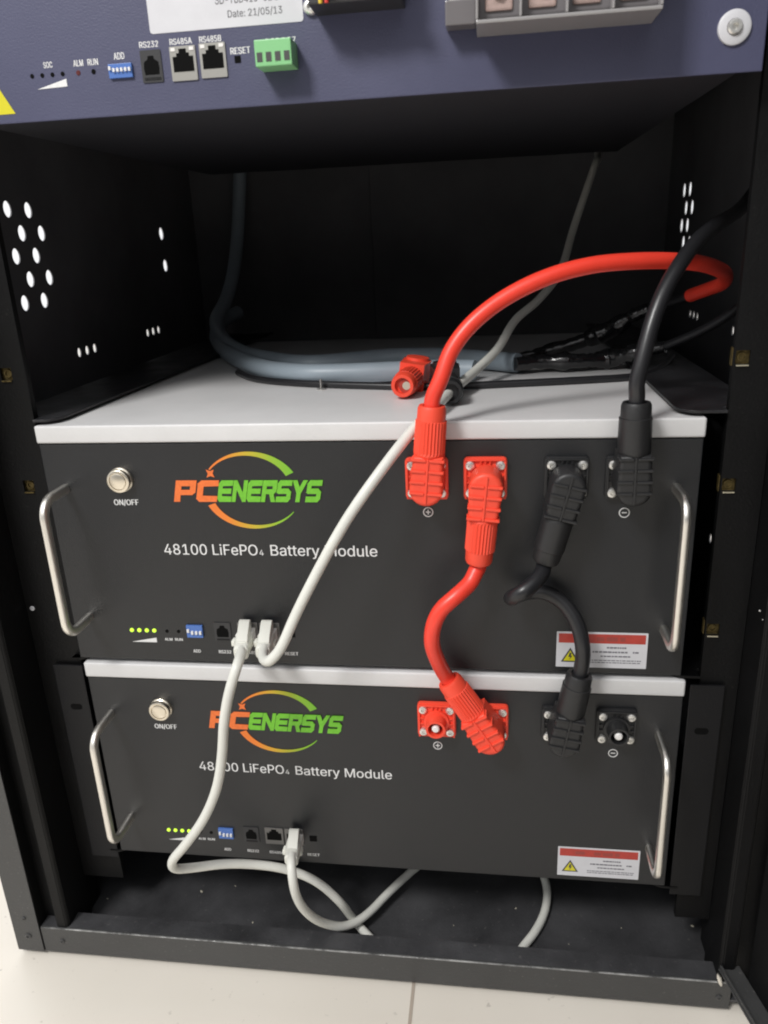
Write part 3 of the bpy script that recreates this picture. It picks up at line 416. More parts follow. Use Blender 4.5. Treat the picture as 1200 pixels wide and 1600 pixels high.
def tube(bm, P, r, n=14, per=8, rfn=None, sm=3, raw=False):
    P = [Vector(p) for p in P] if raw else smooth_path(catmull(P, per), sm)
    T = []
    for i in range(len(P)):
        a = P[max(i - 1, 0)]; b = P[min(i + 1, len(P) - 1)]
        T.append((b - a).normalized())
    u = T[0].orthogonal().normalized()
    rings = []
    for i, p in enumerate(P):
        u = (u - T[i] * u.dot(T[i])).normalized()
        v = T[i].cross(u)
        rr = rfn(i / (len(P) - 1)) if rfn else r
        rings.append([bm.verts.new(p + (u * math.cos(2 * math.pi * k / n) + v * math.sin(2 * math.pi * k / n)) * rr) for k in range(n)])
    for i in range(len(rings) - 1):
        for k in range(n):
            bm.faces.new((rings[i][k], rings[i][(k + 1) % n], rings[i + 1][(k + 1) % n], rings[i + 1][k]))
    bm.faces.new(rings[0][::-1]); bm.faces.new(rings[-1])

def offset_loop(lp, d):
    """push a closed outline sideways by d, to the left of its direction of travel"""
    P = [p for i, p in enumerate(lp) if p != lp[i - 1]]
    if abs(d) < 1e-9: return [(float(x), float(y)) for x, y in P]
    n = len(P); out = []
    for i in range(n):
        a, b, c = P[i - 1], P[i], P[(i + 1) % n]
        u = Vector((b[0] - a[0], b[1] - a[1])).normalized(); v = Vector((c[0] - b[0], c[1] - b[1])).normalized()
        nu = Vector((-u.y, u.x)); nv = Vector((-v.y, v.x)); m = nu + nv
        if m.length < 0.3: m = nu
        m = m.normalized(); k = 1 / max(0.5, m.dot(nu))
        out.append((b[0] + m.x * d * k, b[1] + m.y * d * k))
    return out

def spans(loops, y, fat):
    """filled intervals of a letter at height y (non-zero winding)"""
    X = []
    for lp in loops:
        for i in range(len(lp)):
            (xa, ya), (xb, yb) = lp[i - 1], lp[i]
            if (ya <= y) != (yb <= y):
                X.append((xa + (xb - xa) * (y - ya) / (yb - ya), 1 if yb > ya else -1))
    X.sort(); out = []; w = 0
    for x, d in X:
        if w == 0: st = x
        w += d
        if w == 0: out.append([st - fat, x + fat])
    m = []
    for q in out:
        if m and q[0] <= m[-1][1]: m[-1][1] = max(m[-1][1], q[1])
        else: m.append(q)
    return m

def text_bm(body, x0, x1, z, cap, y, th=0.00012, bold=0.0, zslope=0.0):
    """lettering printed on a wall facing -Y, baseline z, cap height cap, from x0 to x1"""
    bm = bmesh.new(); X = 0.0; quads = []
    st = 12 if cap > 0.005 else 22
    for ch in body:
        w, loops = GLYPHS[ch]
        if loops:
            ys = [p[1] for l in loops for p in l]
            y_lo, y_hi = min(ys), max(ys); n = max(1, round((y_hi - y_lo) / st)); dy = (y_hi - y_lo) / n
            for k in range(n):
                ya = y_lo + dy * k; yb = ya + dy
                A = spans(loops, ya + dy * 0.04, bold * 1000); B = spans(loops, yb - dy * 0.04, bold * 1000)
                if len(A) != len(B): A = B = spans(loops, (ya + yb) / 2, bold * 1000)
                for p, q in zip(A, B): quads.append(((X + p[0], ya), (X + p[1], ya), (X + q[1], yb), (X + q[0], yb)))
        X += w
    a = min(p[0] for q in quads for p in q); b = max(p[0] for q in quads for p in q)
    sx = (x1 - x0) / (b - a)
    for q in quads:
        bm.faces.new([bm.verts.new((x0 + (u - a) * sx, y - th, z + v * cap / 509 + (u - a) * sx * zslope)) for u, v in q])
    return bm

def merge(bms):
    out = bmesh.new()
    for b in bms:
        me = bpy.data.meshes.new('tmp'); b.to_mesh(me); b.free()
        out.from_mesh(me); bpy.data.meshes.remove(me)
    return out

def flat(bm, pts, y, th=0.00025):
    """printed shape on a wall facing -Y"""
    prism(bm, pts, lambda u, v, k: (u, y - th * k, v))

def screw_head(parent, name, c, r, h=0.0016, m='screw', out=(0, -1, 0)):
    bm = bmesh.new()
    lathe(bm, c, out, [(0, r), (h * 0.5, r), (h * 0.85, r * 0.8), (h, r * 0.55), (h, r * 0.42), (h * 0.45, r * 0.36)], n=20)
    s = obj(name, bm, m, parent, smooth=True)
    return s

# ------------------------------------------------------------------ the setting: tiled floor
FZ = -0.4425
bm = bmesh.new()
box(bm, -5, 5, -4, 6, FZ - 0.01, FZ)
o = obj('floor', bm, floor_mat()); o['kind'] = 'structure'
bm = bmesh.new()
for gx in (0.0300, -0.5725, 0.6325): box(bm, gx - 0.0013, gx + 0.0013, -3, 4, FZ - 0.002, FZ + 0.0004)
for gy in (-0.36, 0.2425, 0.845): box(bm, -3, 3, gy - 0.0013, gy + 0.0013, FZ - 0.002, FZ + 0.0002)
o = obj('floor_grout', bm, 'grout'); o['kind'] = 'structure'

# ------------------------------------------------------------------ cabinet
cab = thing('rack_cabinet', 'open black steel rack cabinet standing on cream tiles, holding the stacked battery modules', 'cabinet', (0, 0.28, -0.438))
ZT = 0.62
def sheet_with_holes(x, holes, y0, y1, z0, z1, th=0.0012):
    cu = bpy.data.curves.new('sheet', 'CURVE'); cu.dimensions = '2D'; cu.fill_mode = 'BOTH'; cu.extrude = th / 2
    def ring(P):
        s = cu.splines.new('POLY'); s.points.add(len(P) - 1); s.use_cyclic_u = True
        for i, (a, b) in enumerate(P): s.points[i].co = (a, b, 0, 1)
    ring([(y0, z0), (y1, z0), (y1, z1), (y0, z1)])
    for hy, hz, ry, rz in holes:
        ring([(hy + ry * math.cos(2 * math.pi * k / 20), hz + rz * math.sin(2 * math.pi * k / 20)) for k in range(20)])
    o = bpy.data.objects.new('sheet', cu); link(o); bpy.context.view_layer.update()
    me = bpy.data.meshes.new_from_object(o.evaluated_get(bpy.context.evaluated_depsgraph_get()))
    bpy.data.objects.remove(o); bpy.data.curves.remove(cu)
    bm = bmesh.new(); bm.from_mesh(me); bpy.data.meshes.remove(me)
    for v in bm.verts: v.co = Vector((x + v.co.z, v.co.x, v.co.y))
    return bm
H = []
for i, z in enumerate((0.160, 0.1412, 0.1228, 0.1035, 0.0846)):
    for y in (0.1555, 0.1865):
        H.append((y + (0.015 if i % 2 else 0), z, 0.0057, 0.0066))
for yc in (0.2472, 0.4085):
    for d in (-0.0157, 0, 0.0157): H.append((yc + d, 0.032, 0.0033, 0.0045))
HL = H + [(0.4702, 0.141, 0.006, 0.007), (0.4702, 0.104, 0.006, 0.007), (0.0757, -0.1662, 0.0034, 0.0047)]
HR = list(H[10:]) + [(0.2654, -0.1705, 0.0034, 0.0050)]
for i, z in enumerate((0.161, 0.142, 0.1235, 0.105)):
    for y in ((0.472, 0.4995) if i % 2 == 0 else (0.4565, 0.4845)): HR.append((y, z, 0.0064, 0.0078))
obj('side_panel', sheet_with_holes(-0.3070, HL, -0.010, 0.60, -0.432, ZT), 'inner', cab)
obj('side_panel', sheet_with_holes(0.3070, HR, -0.010, 0.60, -0.432, ZT), 'inner', cab)
bm = bmesh.new()
box(bm, -0.3062, -0.0640, 0.585, 0.6010, -0.4329, ZT - 0.001)
box(bm, -0.0638, 0.3062, 0.578, 0.6010, -0.4329, ZT - 0.001, 0.0004)

obj('back_panel', bm, 'inner', cab)
bm = bmesh.new()
box(bm, -0.309, 0.309, -0.03, 0.60, ZT, ZT + 0.002, 0.0004)
obj('top_panel', bm, 'inner', cab)
# front corner posts with their stepped profile
for s in (-1, 1):
    bm = bmesh.new()
    prof = [(0.309, 0.03), (0.309, -0.030), (0.286, -0.030), (0.286, -0.0180), (0.2725, -0.0180), (0.2725, -0.0262),
            (0.2705, -0.0285), (0.2625, -0.0285), (0.2605, -0.0265), (0.2605, 0.0066), (0.2625, 0.0066), (0.2625, 0.0265), (0.288, 0.0285), (0.288, 0.03)]
    zz0, zz1 = -0.438, ZT
    prism(bm, [(s * a, b) for a, b in prof], lambda u, v, k: (u, v, zz0 if k == 0 else zz1))
    bmesh.ops.bevel(bm, geom=[e for e in bm.edges if abs(e.verts[0].co.z - e.verts[1].co.z) > 0.1], offset=0.0007, segments=2, affect='EDGES')
    obj('corner_post', bm, 'cab', cab, smooth=True)
    bm = bmesh.new()
    box(bm, min(s * 0.2862, s * 0.3100), max(s * 0.2862, s * 0.3100), -0.0312, -0.0302, -0.4378, ZT, 0.0004)
    obj('post_cover', bm, 'frame', cab)
    # rack rail with square holes
    x_in = -0.2235 if s < 0 else 0.2345
    x_out = s * 0.2600
    nut = s * 0.2375 - (0.0 if s < 0 else -0.002)
    cu = bpy.data.curves.new('rail', 'CURVE'); cu.dimensions = '2D'; cu.fill_mode = 'BOTH'; cu.extrude = 0.0008
    def ring(P):
        sp = cu.splines.new('POLY'); sp.points.add(len(P) - 1); sp.use_cyclic_u = True
        for i, (a, b) in enumerate(P): sp.points[i].co = (a, b, 0, 1)
    ring([(min(x_in, x_out), -0.388), (max(x_in, x_out), -0.388), (max(x_in, x_out), ZT), (min(x_in, x_out), ZT)])
    nuts = (0.0475, -0.0325) + ((-0.1350,) if s > 0 else ())
    for nz in nuts: ring([(nut - 0.0041, nz - 0.0041), (nut + 0.0041, nz - 0.0041), (nut + 0.0041, nz + 0.0041), (nut - 0.0041, nz + 0.0041)])
    o = bpy.data.objects.new('rail', cu); link(o); bpy.context.view_layer.update()
    me = bpy.data.meshes.new_from_object(o.evaluated_get(bpy.context.evaluated_depsgraph_get()))
    bpy.data.objects.remove(o); bpy.data.curves.remove(cu)
    bm = bmesh.new(); bm.from_mesh(me); bpy.data.meshes.remove(me)
    for v in bm.verts: v.co = Vector((v.co.x, 0.0058 - v.co.z, v.co.y))
    box(bm, min(x_in, x_in + s * 0.0015), max(x_in, x_in + s * 0.0015), 0.0067, 0.0105, -0.388, ZT, 0.0004)
    obj('rack_rail', bm, 'cab', cab)
    for nz in nuts:
        bm = bmesh.new()
        box(bm, nut - 0.0055, nut + 0.0055, 0.0080, 0.0125, nz - 0.0055, nz + 0.0055, 0.0006)
        lathe(bm, (nut, 0.0078, nz), (0, -1, 0), [(0, 0.0030), (0.0008, 0.0028), (0.0008, 0.0020), (0, 0.0020)], n=16, capends=False)
        cn = obj('cage_nut', bm, 'zinc', cab)
        bm = bmesh.new(); box(bm, nut - 0.0036, nut + 0.0036, 0.0036, 0.0078, nz - 0.0052, nz - 0.0043, 0.0002)
        obj('nut_lip', bm, 'zlip' if s > 0 else 'zinc', cn)
# support rails: horizontal ledges with rounded front corners
def ledge(s, z, x_in, x_in_back, x_out=0.2555, y1=0.50):
    bm = bmesh.new()
    lim = 0.2220 if s < 0 else 0.2330
    P = [(s * x_out, 0.0110), (s * lim, 0.0110), (s * lim, 0.0005), (s * (x_in + 0.0125), 0.0005)]
    for k in range(1, 7):
        a = math.radians(15 * k)
        P.append((s * (x_in + 0.012 - 0.012 * math.sin(a)), 0.0005 + 0.016 - 0.016 * math.cos(a)))
    P += [(s * x_in_back, y1), (s * x_out, y1)]
    prism(bm, P, lambda u, v, k: (u, v, z - 0.0018 * (1 - k)), bev=0.0004)
    box(bm, min(s * x_out, s * (x_out - 0.0016)), max(s * x_out, s * (x_out - 0.0016)), 0.034, y1 + 0.002, z - (0.030 if z > -0.3 else 0.010), z - 0.0018)
    return obj('support_rail', bm, 'ledge' if z > 0 else 'cab', cab)
for s in (-1, 1):
    ledge(s, 0.0165, 0.2045, 0.186 if s < 0 else 0.2045)
    ledge(s, -0.1690, 0.2100, 0.2045)
    ledge(s, -0.3540, 0.2100, 0.2045)
# bottom tray and front sill
bm = bmesh.new()
box(bm, -0.3063, 0.3063, -0.0285, 0.584, -0.4325, -0.4305)
obj('bottom_tray', bm, 'tray', cab)
bm = bmesh.new()
prism(bm, [(-0.030, -0.438), (-0.030, -0.4130), (-0.0292, -0.4120), (-0.0125, -0.4120), (-0.0125, -0.4132), (-0.0288, -0.4132), (-0.0288, -0.438)],
      lambda u, v, k: (-0.2855 if k == 0 else 0.2700, u, v))
sill = obj('front_sill', bm, 'frame', cab)
bm = bmesh.new(); box(bm, -0.2850, 0.2690, -0.0280, -0.0126, -0.4120, -0.4117)
obj('sill_top', bm, 'tray', sill)
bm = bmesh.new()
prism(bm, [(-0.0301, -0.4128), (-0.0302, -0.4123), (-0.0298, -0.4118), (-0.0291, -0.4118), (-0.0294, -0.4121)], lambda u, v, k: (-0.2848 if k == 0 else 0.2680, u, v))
obj('edge_highlight', bm, M['edge_hl'], sill)  # thin strip added to carry the painted highlight along the sill's top edge
bm = bmesh.new()
for x in (-0.29, 0.29):
    for y in (0.0, 0.55):
        bm = bmesh.new(); lathe(bm, (x, y, FZ + 0.0003), (0, 0, 1), [(0, 0.012), (0.0040, 0.012)], n=20)
        obj('foot', bm, 'blk', cab)
for x, y, z, r in ((-0.2975, -0.0312, -0.4215, 0.0030), (-0.2975, -0.0312, -0.402, 0.0018), (-0.2680, -0.0301, -0.4255, 0.0022), (0.2620, -0.0301, -0.4270, 0.0024)):
    screw_head(cab, 'rivet_or_gleam', (x, y, z), r, 0.0012, 'frame')
screw_head(cab, 'rivet_or_gleam', (-0.2550, 0.0050, -0.1300), 0.0019, 0.0010, 'label')  # pale dot added for a rail hole that shows white light
for x, z, r in ((0.2556, -0.1037, 0.0006), (0.2580, -0.1098, 0.0004)): screw_head(cab, 'rivet_or_gleam', (x, -0.0286, z), r, 0.0006, 'screw')  # tiny metal dots added for bright slivers on the right post
# open door on the right with its bent lower lip
bm = bmesh.new()
dv = Vector((0.235, -0.972, 0)); nv = Vector((-0.972, -0.235, 0))
hp = Vector((0.2775, -0.0360, 0))
def dxf(a, b, z): return hp + dv * a + nv * b + Vector((0, 0, z))
def dbox(bm, a0, a1, b0, b1, z0, z1, bev=0.0):
    m4 = Matrix(((dv.x, nv.x, 0, hp.x), (dv.y, nv.y, 0, hp.y), (0, 0, 1, 0), (0, 0, 0, 1)))
    box(bm, a0, a1, b0, b1, z0, z1, bev, xf=m4)
dbox(bm, 0.0, 0.56, -0.0025, -0.0010, -0.402, ZT, 0.0004)
door = obj('door', bm, 'cab', cab)
bm = bmesh.new()
dbox(bm, -0.012, 0.56, -0.0008, 0.0155, -0.4020, -0.4005, 0.0005)
dbox(bm, -0.012, 0.56, 0.0130, 0.0145, -0.4005, -0.3975, 0.0004)
obj('bent_lip', bm, 'frame', door)
bm = bmesh.new()
lathe(bm, (0.2612, -0.0335, -0.4110), (-0.30, 0, 1), [(0, 0.0008), (0.003, 0.0017), (0.009, 0.0017), (0.012, 0.0006)], n=14)
obj('floor_gleam', bm, 'steel', door, smooth=True)  # bright sliver added where lit floor shows between sill and door

# ------------------------------------------------------------------ battery modules
HW = 0.221
ring_ink = ramp_mat('ring_ink', ring_stops, -0.106, -0.037)
def strokes(bm, segs, y, th):
    for P in segs: flat(bm, P, y, th)

GL = {  # blocky italic capitals on a 1 x 1 cell, each a list of polygons
 'P': [[(0, 0), (.25, 0), (.25, 1), (0, 1)], [(.251, .78), (.86, .78), (1, .9), (1, 1), (.251, 1)], [(.76, .42), (.86, .34), (1, .45), (1, .899), (.76, .779)], [(.251, .34), (.859, .34), (.759, .53), (.251, .53)]],
 'C': [[(0, .14), (.25, .24), (.25, .76), (0, .86)], [(0, .861), (.25, .761), (1, .78), (1, 1), (.14, 1)], [(0, .139), (.14, 0), (1, 0), (1, .22), (.25, .239)]],
 'E': [[(0, .14), (.25, .24), (.25, .76), (0, .86)], [(0, .861), (.25, .78), (1, .80), (1, 1), (.14, 1)], [(0, .139), (.14, 0), (1, 0), (1, .20), (.25, .22)], [(.251, .405), (.92, .405), (.92, .595), (.251, .595)]],
 'N': [[(0, 0), (.23, 0), (.23, 1), (0, 1)], [(.77, 0), (1, 0), (1, 1), (.77, 1)], [(.231, 1), (.231, .66), (.769, 0), (.769, .34)]],
 'R': [[(0, 0), (.25, 0), (.25, 1), (0, 1)], [(.251, .78), (.86, .78), (1, .9), (1, 1), (.251, 1)], [(.76, .50), (.86, .40), (1, .5), (1, .899), (.76, .779)], [(.251, .39), (.859, .39), (.759, .56), (.251, .56)], [(.55, .389), (.8, .389), (1, 0), (.74, 0)]],
 'S': [[(0, .45), (.25, .53), (.25, .76), (0, .86)], [(0, .861), (.25, .80), (1, .80), (1, 1), (.14, 1)], [(0, .449), (.1, .405), (.9, .405), (1, .45), (.8, .595), (.25, .595), (.25, .529)], [(.75, .24), (1, .14), (1, .449), (.75, .404)], [(0, 0), (.86, 0), (1, .139), (.75, .20), (0, .20)]],
 'Y': [[(0, 1), (.27, 1), (.60, .52), (.40, .36)], [(1, 1), (.74, 1), (.50, .62), (.61, .36)], [(.375, 0), (.625, 0), (.625, .40), (.50, .50), (.375, .40)]],
}
def blocky(word, x0, x1, z0, z1, y, shear=0.22, gap=0.14, th=0.0003):
    bm = bmesh.new()
    n = len(word); h = z1 - z0
    total = (x1 - x0) - shear * h
    cw = total / (n + gap * (n - 1)); n_ = 0
    for i, ch in enumerate(word):
        X = x0 + i * cw * (1 + gap)
        for poly in GL[ch]:
            ar = sum(poly[k - 1][0] * poly[k][1] - poly[k][0] * poly[k - 1][1] for k in range(len(poly)))
            q = offset_loop(poly if ar < 0 else poly[::-1], 0.032)
            flat(bm, [(X + u * cw + shear * v * h, z0 + v * h) for u, v in q], y, th + 0.00002 * n_)
            n_ += 1
    return bm

def crescent(bm, cx, cz, rx, rz, a0, a1, wfn, y, th=0.0003, n=40):
    inner = []; outer = []
    for i in range(n + 1):
        t = i / n; a = math.radians(a0 + (a1 - a0) * t); w = wfn(t)
        outer.append((cx + rx * math.cos(a), cz + rz * math.sin(a)))
        inner.append((cx + (rx - w) * math.cos(a), cz + (rz - w * 0.85) * math.sin(a)))
    for i in range(n):
        flat(bm, [outer[i], outer[i + 1], inner[i + 1], inner[i]], y, th)

def handle(parent, x, z1, z2, depth, y0):
    P = []
    R = 0.012
    P.append((y0 + 0.0005, z1)); P.append((y0 - (depth - R), z1))
    for k in range(1, 9):
        a = math.radians(90 * k / 9); P.append((y0 - depth + R - R * math.sin(a), z1 - R + R * math.cos(a)))
    P.append((y0 - depth, z1 - R)); P.append((y0 - depth, z2 + R))
    for k in range(1, 9):
        a = math.radians(90 * k / 9); P.append((y0 - depth + R - R * math.cos(a), z2 + R - R * math.sin(a)))
    P.append((y0 - depth + R, z2)); P.append((y0 + 0.0005, z2))
    bm = bmesh.new(); rings = []
    n = 16
    for i, (py, pz) in enumerate(P):
        a = P[max(i - 1, 0)]; b = P[min(i + 1, len(P) - 1)]
        t = Vector((0, b[0] - a[0], b[1] - a[1])).normalized()
        nn = Vector((1, 0, 0)).cross(t)
        ring = []
        for k in range(n):
            an = 2 * math.pi * k / n
            ca, sa = math.cos(an), math.sin(an)
            ring.append(bm.verts.new(Vector((x, py, pz)) + Vector((1, 0, 0)) * 0.0026 * math.copysign(abs(ca) ** .7, ca) + nn * 0.0034 * math.copysign(abs(sa) ** .7, sa)))
        rings.append(ring)
    for i in range(len(rings) - 1):
        for k in range(n): bm.faces.new((rings[i][k], rings[i][(k + 1) % n], rings[i + 1][(k + 1) % n], rings[i + 1][k]))
    bm.faces.new(rings[0]); bm.faces.new(rings[-1])
    obj('handle', bm, 'steel', parent, smooth=True)

def jack(parent, cx, cz, y, w=0.0135, h=0.0155, shell='port', led=True):
    """modular socket: shell frame round a stepped dark opening"""
    bm = bmesh.new()
    flat(bm, rrect(cx, cz, w / 2, h / 2, 0.0004, 2), y, 0.0008)
    j = obj('network_port', bm, shell, parent)
    bm = bmesh.new()
    a = w * 0.40; t = h * 0.30
    P = [(cx - a, cz - h * 0.24), (cx + a, cz - h * 0.24), (cx + a, cz + h * 0.20), (cx + a * 0.62, cz + h * 0.20), (cx + a * 0.62, cz + h * 0.30),
         (cx + a * 0.36, cz + h * 0.30), (cx + a * 0.36, cz + h * 0.42), (cx - a * 0.36, cz + h * 0.42), (cx - a * 0.36, cz + h * 0.30), (cx - a * 0.62, cz + h * 0.30), (cx - a * 0.62, cz + h * 0.20), (cx - a, cz + h * 0.20)]
    flat(bm, P, y - 0.0008, 0.00015)
    obj('opening', bm, 'hole', j)
    if shell == 'port':
        bm = bmesh.new()
        for s in (-1, 1): box(bm, cx + s * w * 0.36 - 0.0013, cx + s * w * 0.36 + 0.0013, y - 0.0011, y - 0.0007, cz + h * 0.36, cz + h * 0.46)
        obj('indicator', bm, 'pin', j)
    return j

def round_jack(parent, cx, cz, y, w=0.0125, h=0.0150):
    bm = bmesh.new()
    flat(bm, rrect(cx, cz, w / 2, h / 2, 0.0006, 3), y, 0.0006)
    j = obj('serial_port', bm, 'portp', parent)
    bm = bmesh.new()
    flat(bm, [(cx - 0.0042, cz - 0.0042), (cx + 0.0042, cz - 0.0042), (cx + 0.0046, cz - 0.001), (cx + 0.0042, cz + 0.0022), (cx + 0.002, cz + 0.0035), (cx + 0.0016, cz + 0.0052),
              (cx - 0.0016, cz + 0.0052), (cx - 0.002, cz + 0.0035), (cx - 0.0042, cz + 0.0022), (cx - 0.0046, cz - 0.001)], y - 0.0006, 0.0001)
    obj('opening', bm, 'hole', j)
    bm = bmesh.new()
    flat(bm, rrect(cx, cz - 0.0062, 0.0048, 0.0006, 0.0002, 2), y - 0.0006, 0.0003)
    obj('rim', bm, 'ear', j)

def dip(parent, x0, x1, z0, z1, y, n, row):
    bm = bmesh.new()
    box(bm, x0, x1, y - 0.0016, y + 0.0005, z0, z1, 0.0002)
    d = obj('dip_switch', bm, 'dipb', parent)
    bm = bmesh.new()
    st = (x1 - x0) / n
    for k in range(n):
        cx = x0 + st * (k + 0.5); zc = z0 + (z1 - z0) * (row if k else row + 0.14)
        box(bm, cx - st * 0.28, cx + st * 0.28, y - 0.0028, y - 0.0015, zc - (z1 - z0) * 0.13, zc + (z1 - z0) * 0.13, 0.0001)
    obj('slider', bm, 'white', d)

def power_socket(parent, cx, cz, col, plugged, oz=0.0):
    y = -0.0002
    bm = bmesh.new()
    prism(bm, rrect(cx, cz, 0.0140, 0.0142, 0.0028, 4), lambda u, v, k: (u, y - 0.0030 * k, v), bev=0.0006)
    f = obj('power_socket', bm, col, parent, smooth=True)
    bm = bmesh.new()      # rim and stiffening webs standing up from the flange
    def frame(hx, hz, w, y0, y1):
        box(bm, cx - hx, cx + hx, y1, y0, cz + hz - w, cz + hz, 0.0003)
        box(bm, cx - hx, cx - hx + w, y1, y0, cz - hz, cz + hz - w - 0.0001, 0.0003)
        box(bm, cx + hx - w, cx + hx, y1, y0, cz - hz, cz + hz - w - 0.0001, 0.0003)
    frame(0.0132, 0.0134, 0.0012, y - 0.0030, y - 0.0048)
    for k in (-1, 0, 1): box(bm, cx + k * 0.0030 - 0.0005, cx + k * 0.0030 + 0.0005, y - 0.0046, y - 0.0030, cz + 0.0090, cz + 0.0121)
    for s in (-1, 1):
        for k in (-1, 1): box(bm, cx + s * 0.0106 - 0.0012, cx + s * 0.0106 + 0.0012, y - 0.0046, y - 0.0030, cz + k * 0.0022 - 0.0004, cz + k * 0.0022 + 0.0004)
    lathe(bm, (cx, y - 0.0028, cz), (0, -1, 0), [(0, 0.0092), (0.003, 0.0092), (0.0032, 0.0074), (0.0125, 0.0070), (0.0125, 0.0055), (0.0040, 0.0055)], n=32, capends=False)
    obj('socket_barrel', bm, col, f, smooth=True)
    bm = bmesh.new()
    lathe(bm, (cx, y - 0.0030, cz), (0, -1, 0), [(0, 0.0056), (0.0008, 0.0056)], n=24)
    obj('barrel_floor', bm, 'hole', f)
    bm = bmesh.new()
    lathe(bm, (cx, y - 0.0038, cz), (0, -1, 0), [(0, 0.0028), (0.0102, 0.0028), (0.0112, 0.0020), (0.0114, 0.0)], n=20, capends=False)
    obj('contact_pin', bm, 'pin', f, smooth=True)
    for sx in (-1, 1):
        for sz in (-1, 1):
            bm = bmesh.new()
            c = (cx + sx * 0.0098, y - 0.0030, cz + sz * 0.0093)
            r = 0.0032
            lathe(bm, c, (0, -1, 0), [(0, r), (0.0014, r), (0.0022, r * .85), (0.0026, r * .5), (0.0026, 0.0012), (0.0012, 0.0009)], n=20)
            a = random.random()
            rm = Matrix.Translation(c) @ Matrix.Rotation(a, 4, 'Y') @ Matrix.Translation(-Vector(c))
            box(bm, c[0] - 0.0014, c[0] + 0.0014, c[1] - 0.0026, c[1] - 0.0023, c[2] - 0.0002, c[2] + 0.0002, xf=rm)
            obj('screw', bm, 'screw', f, smooth=True)

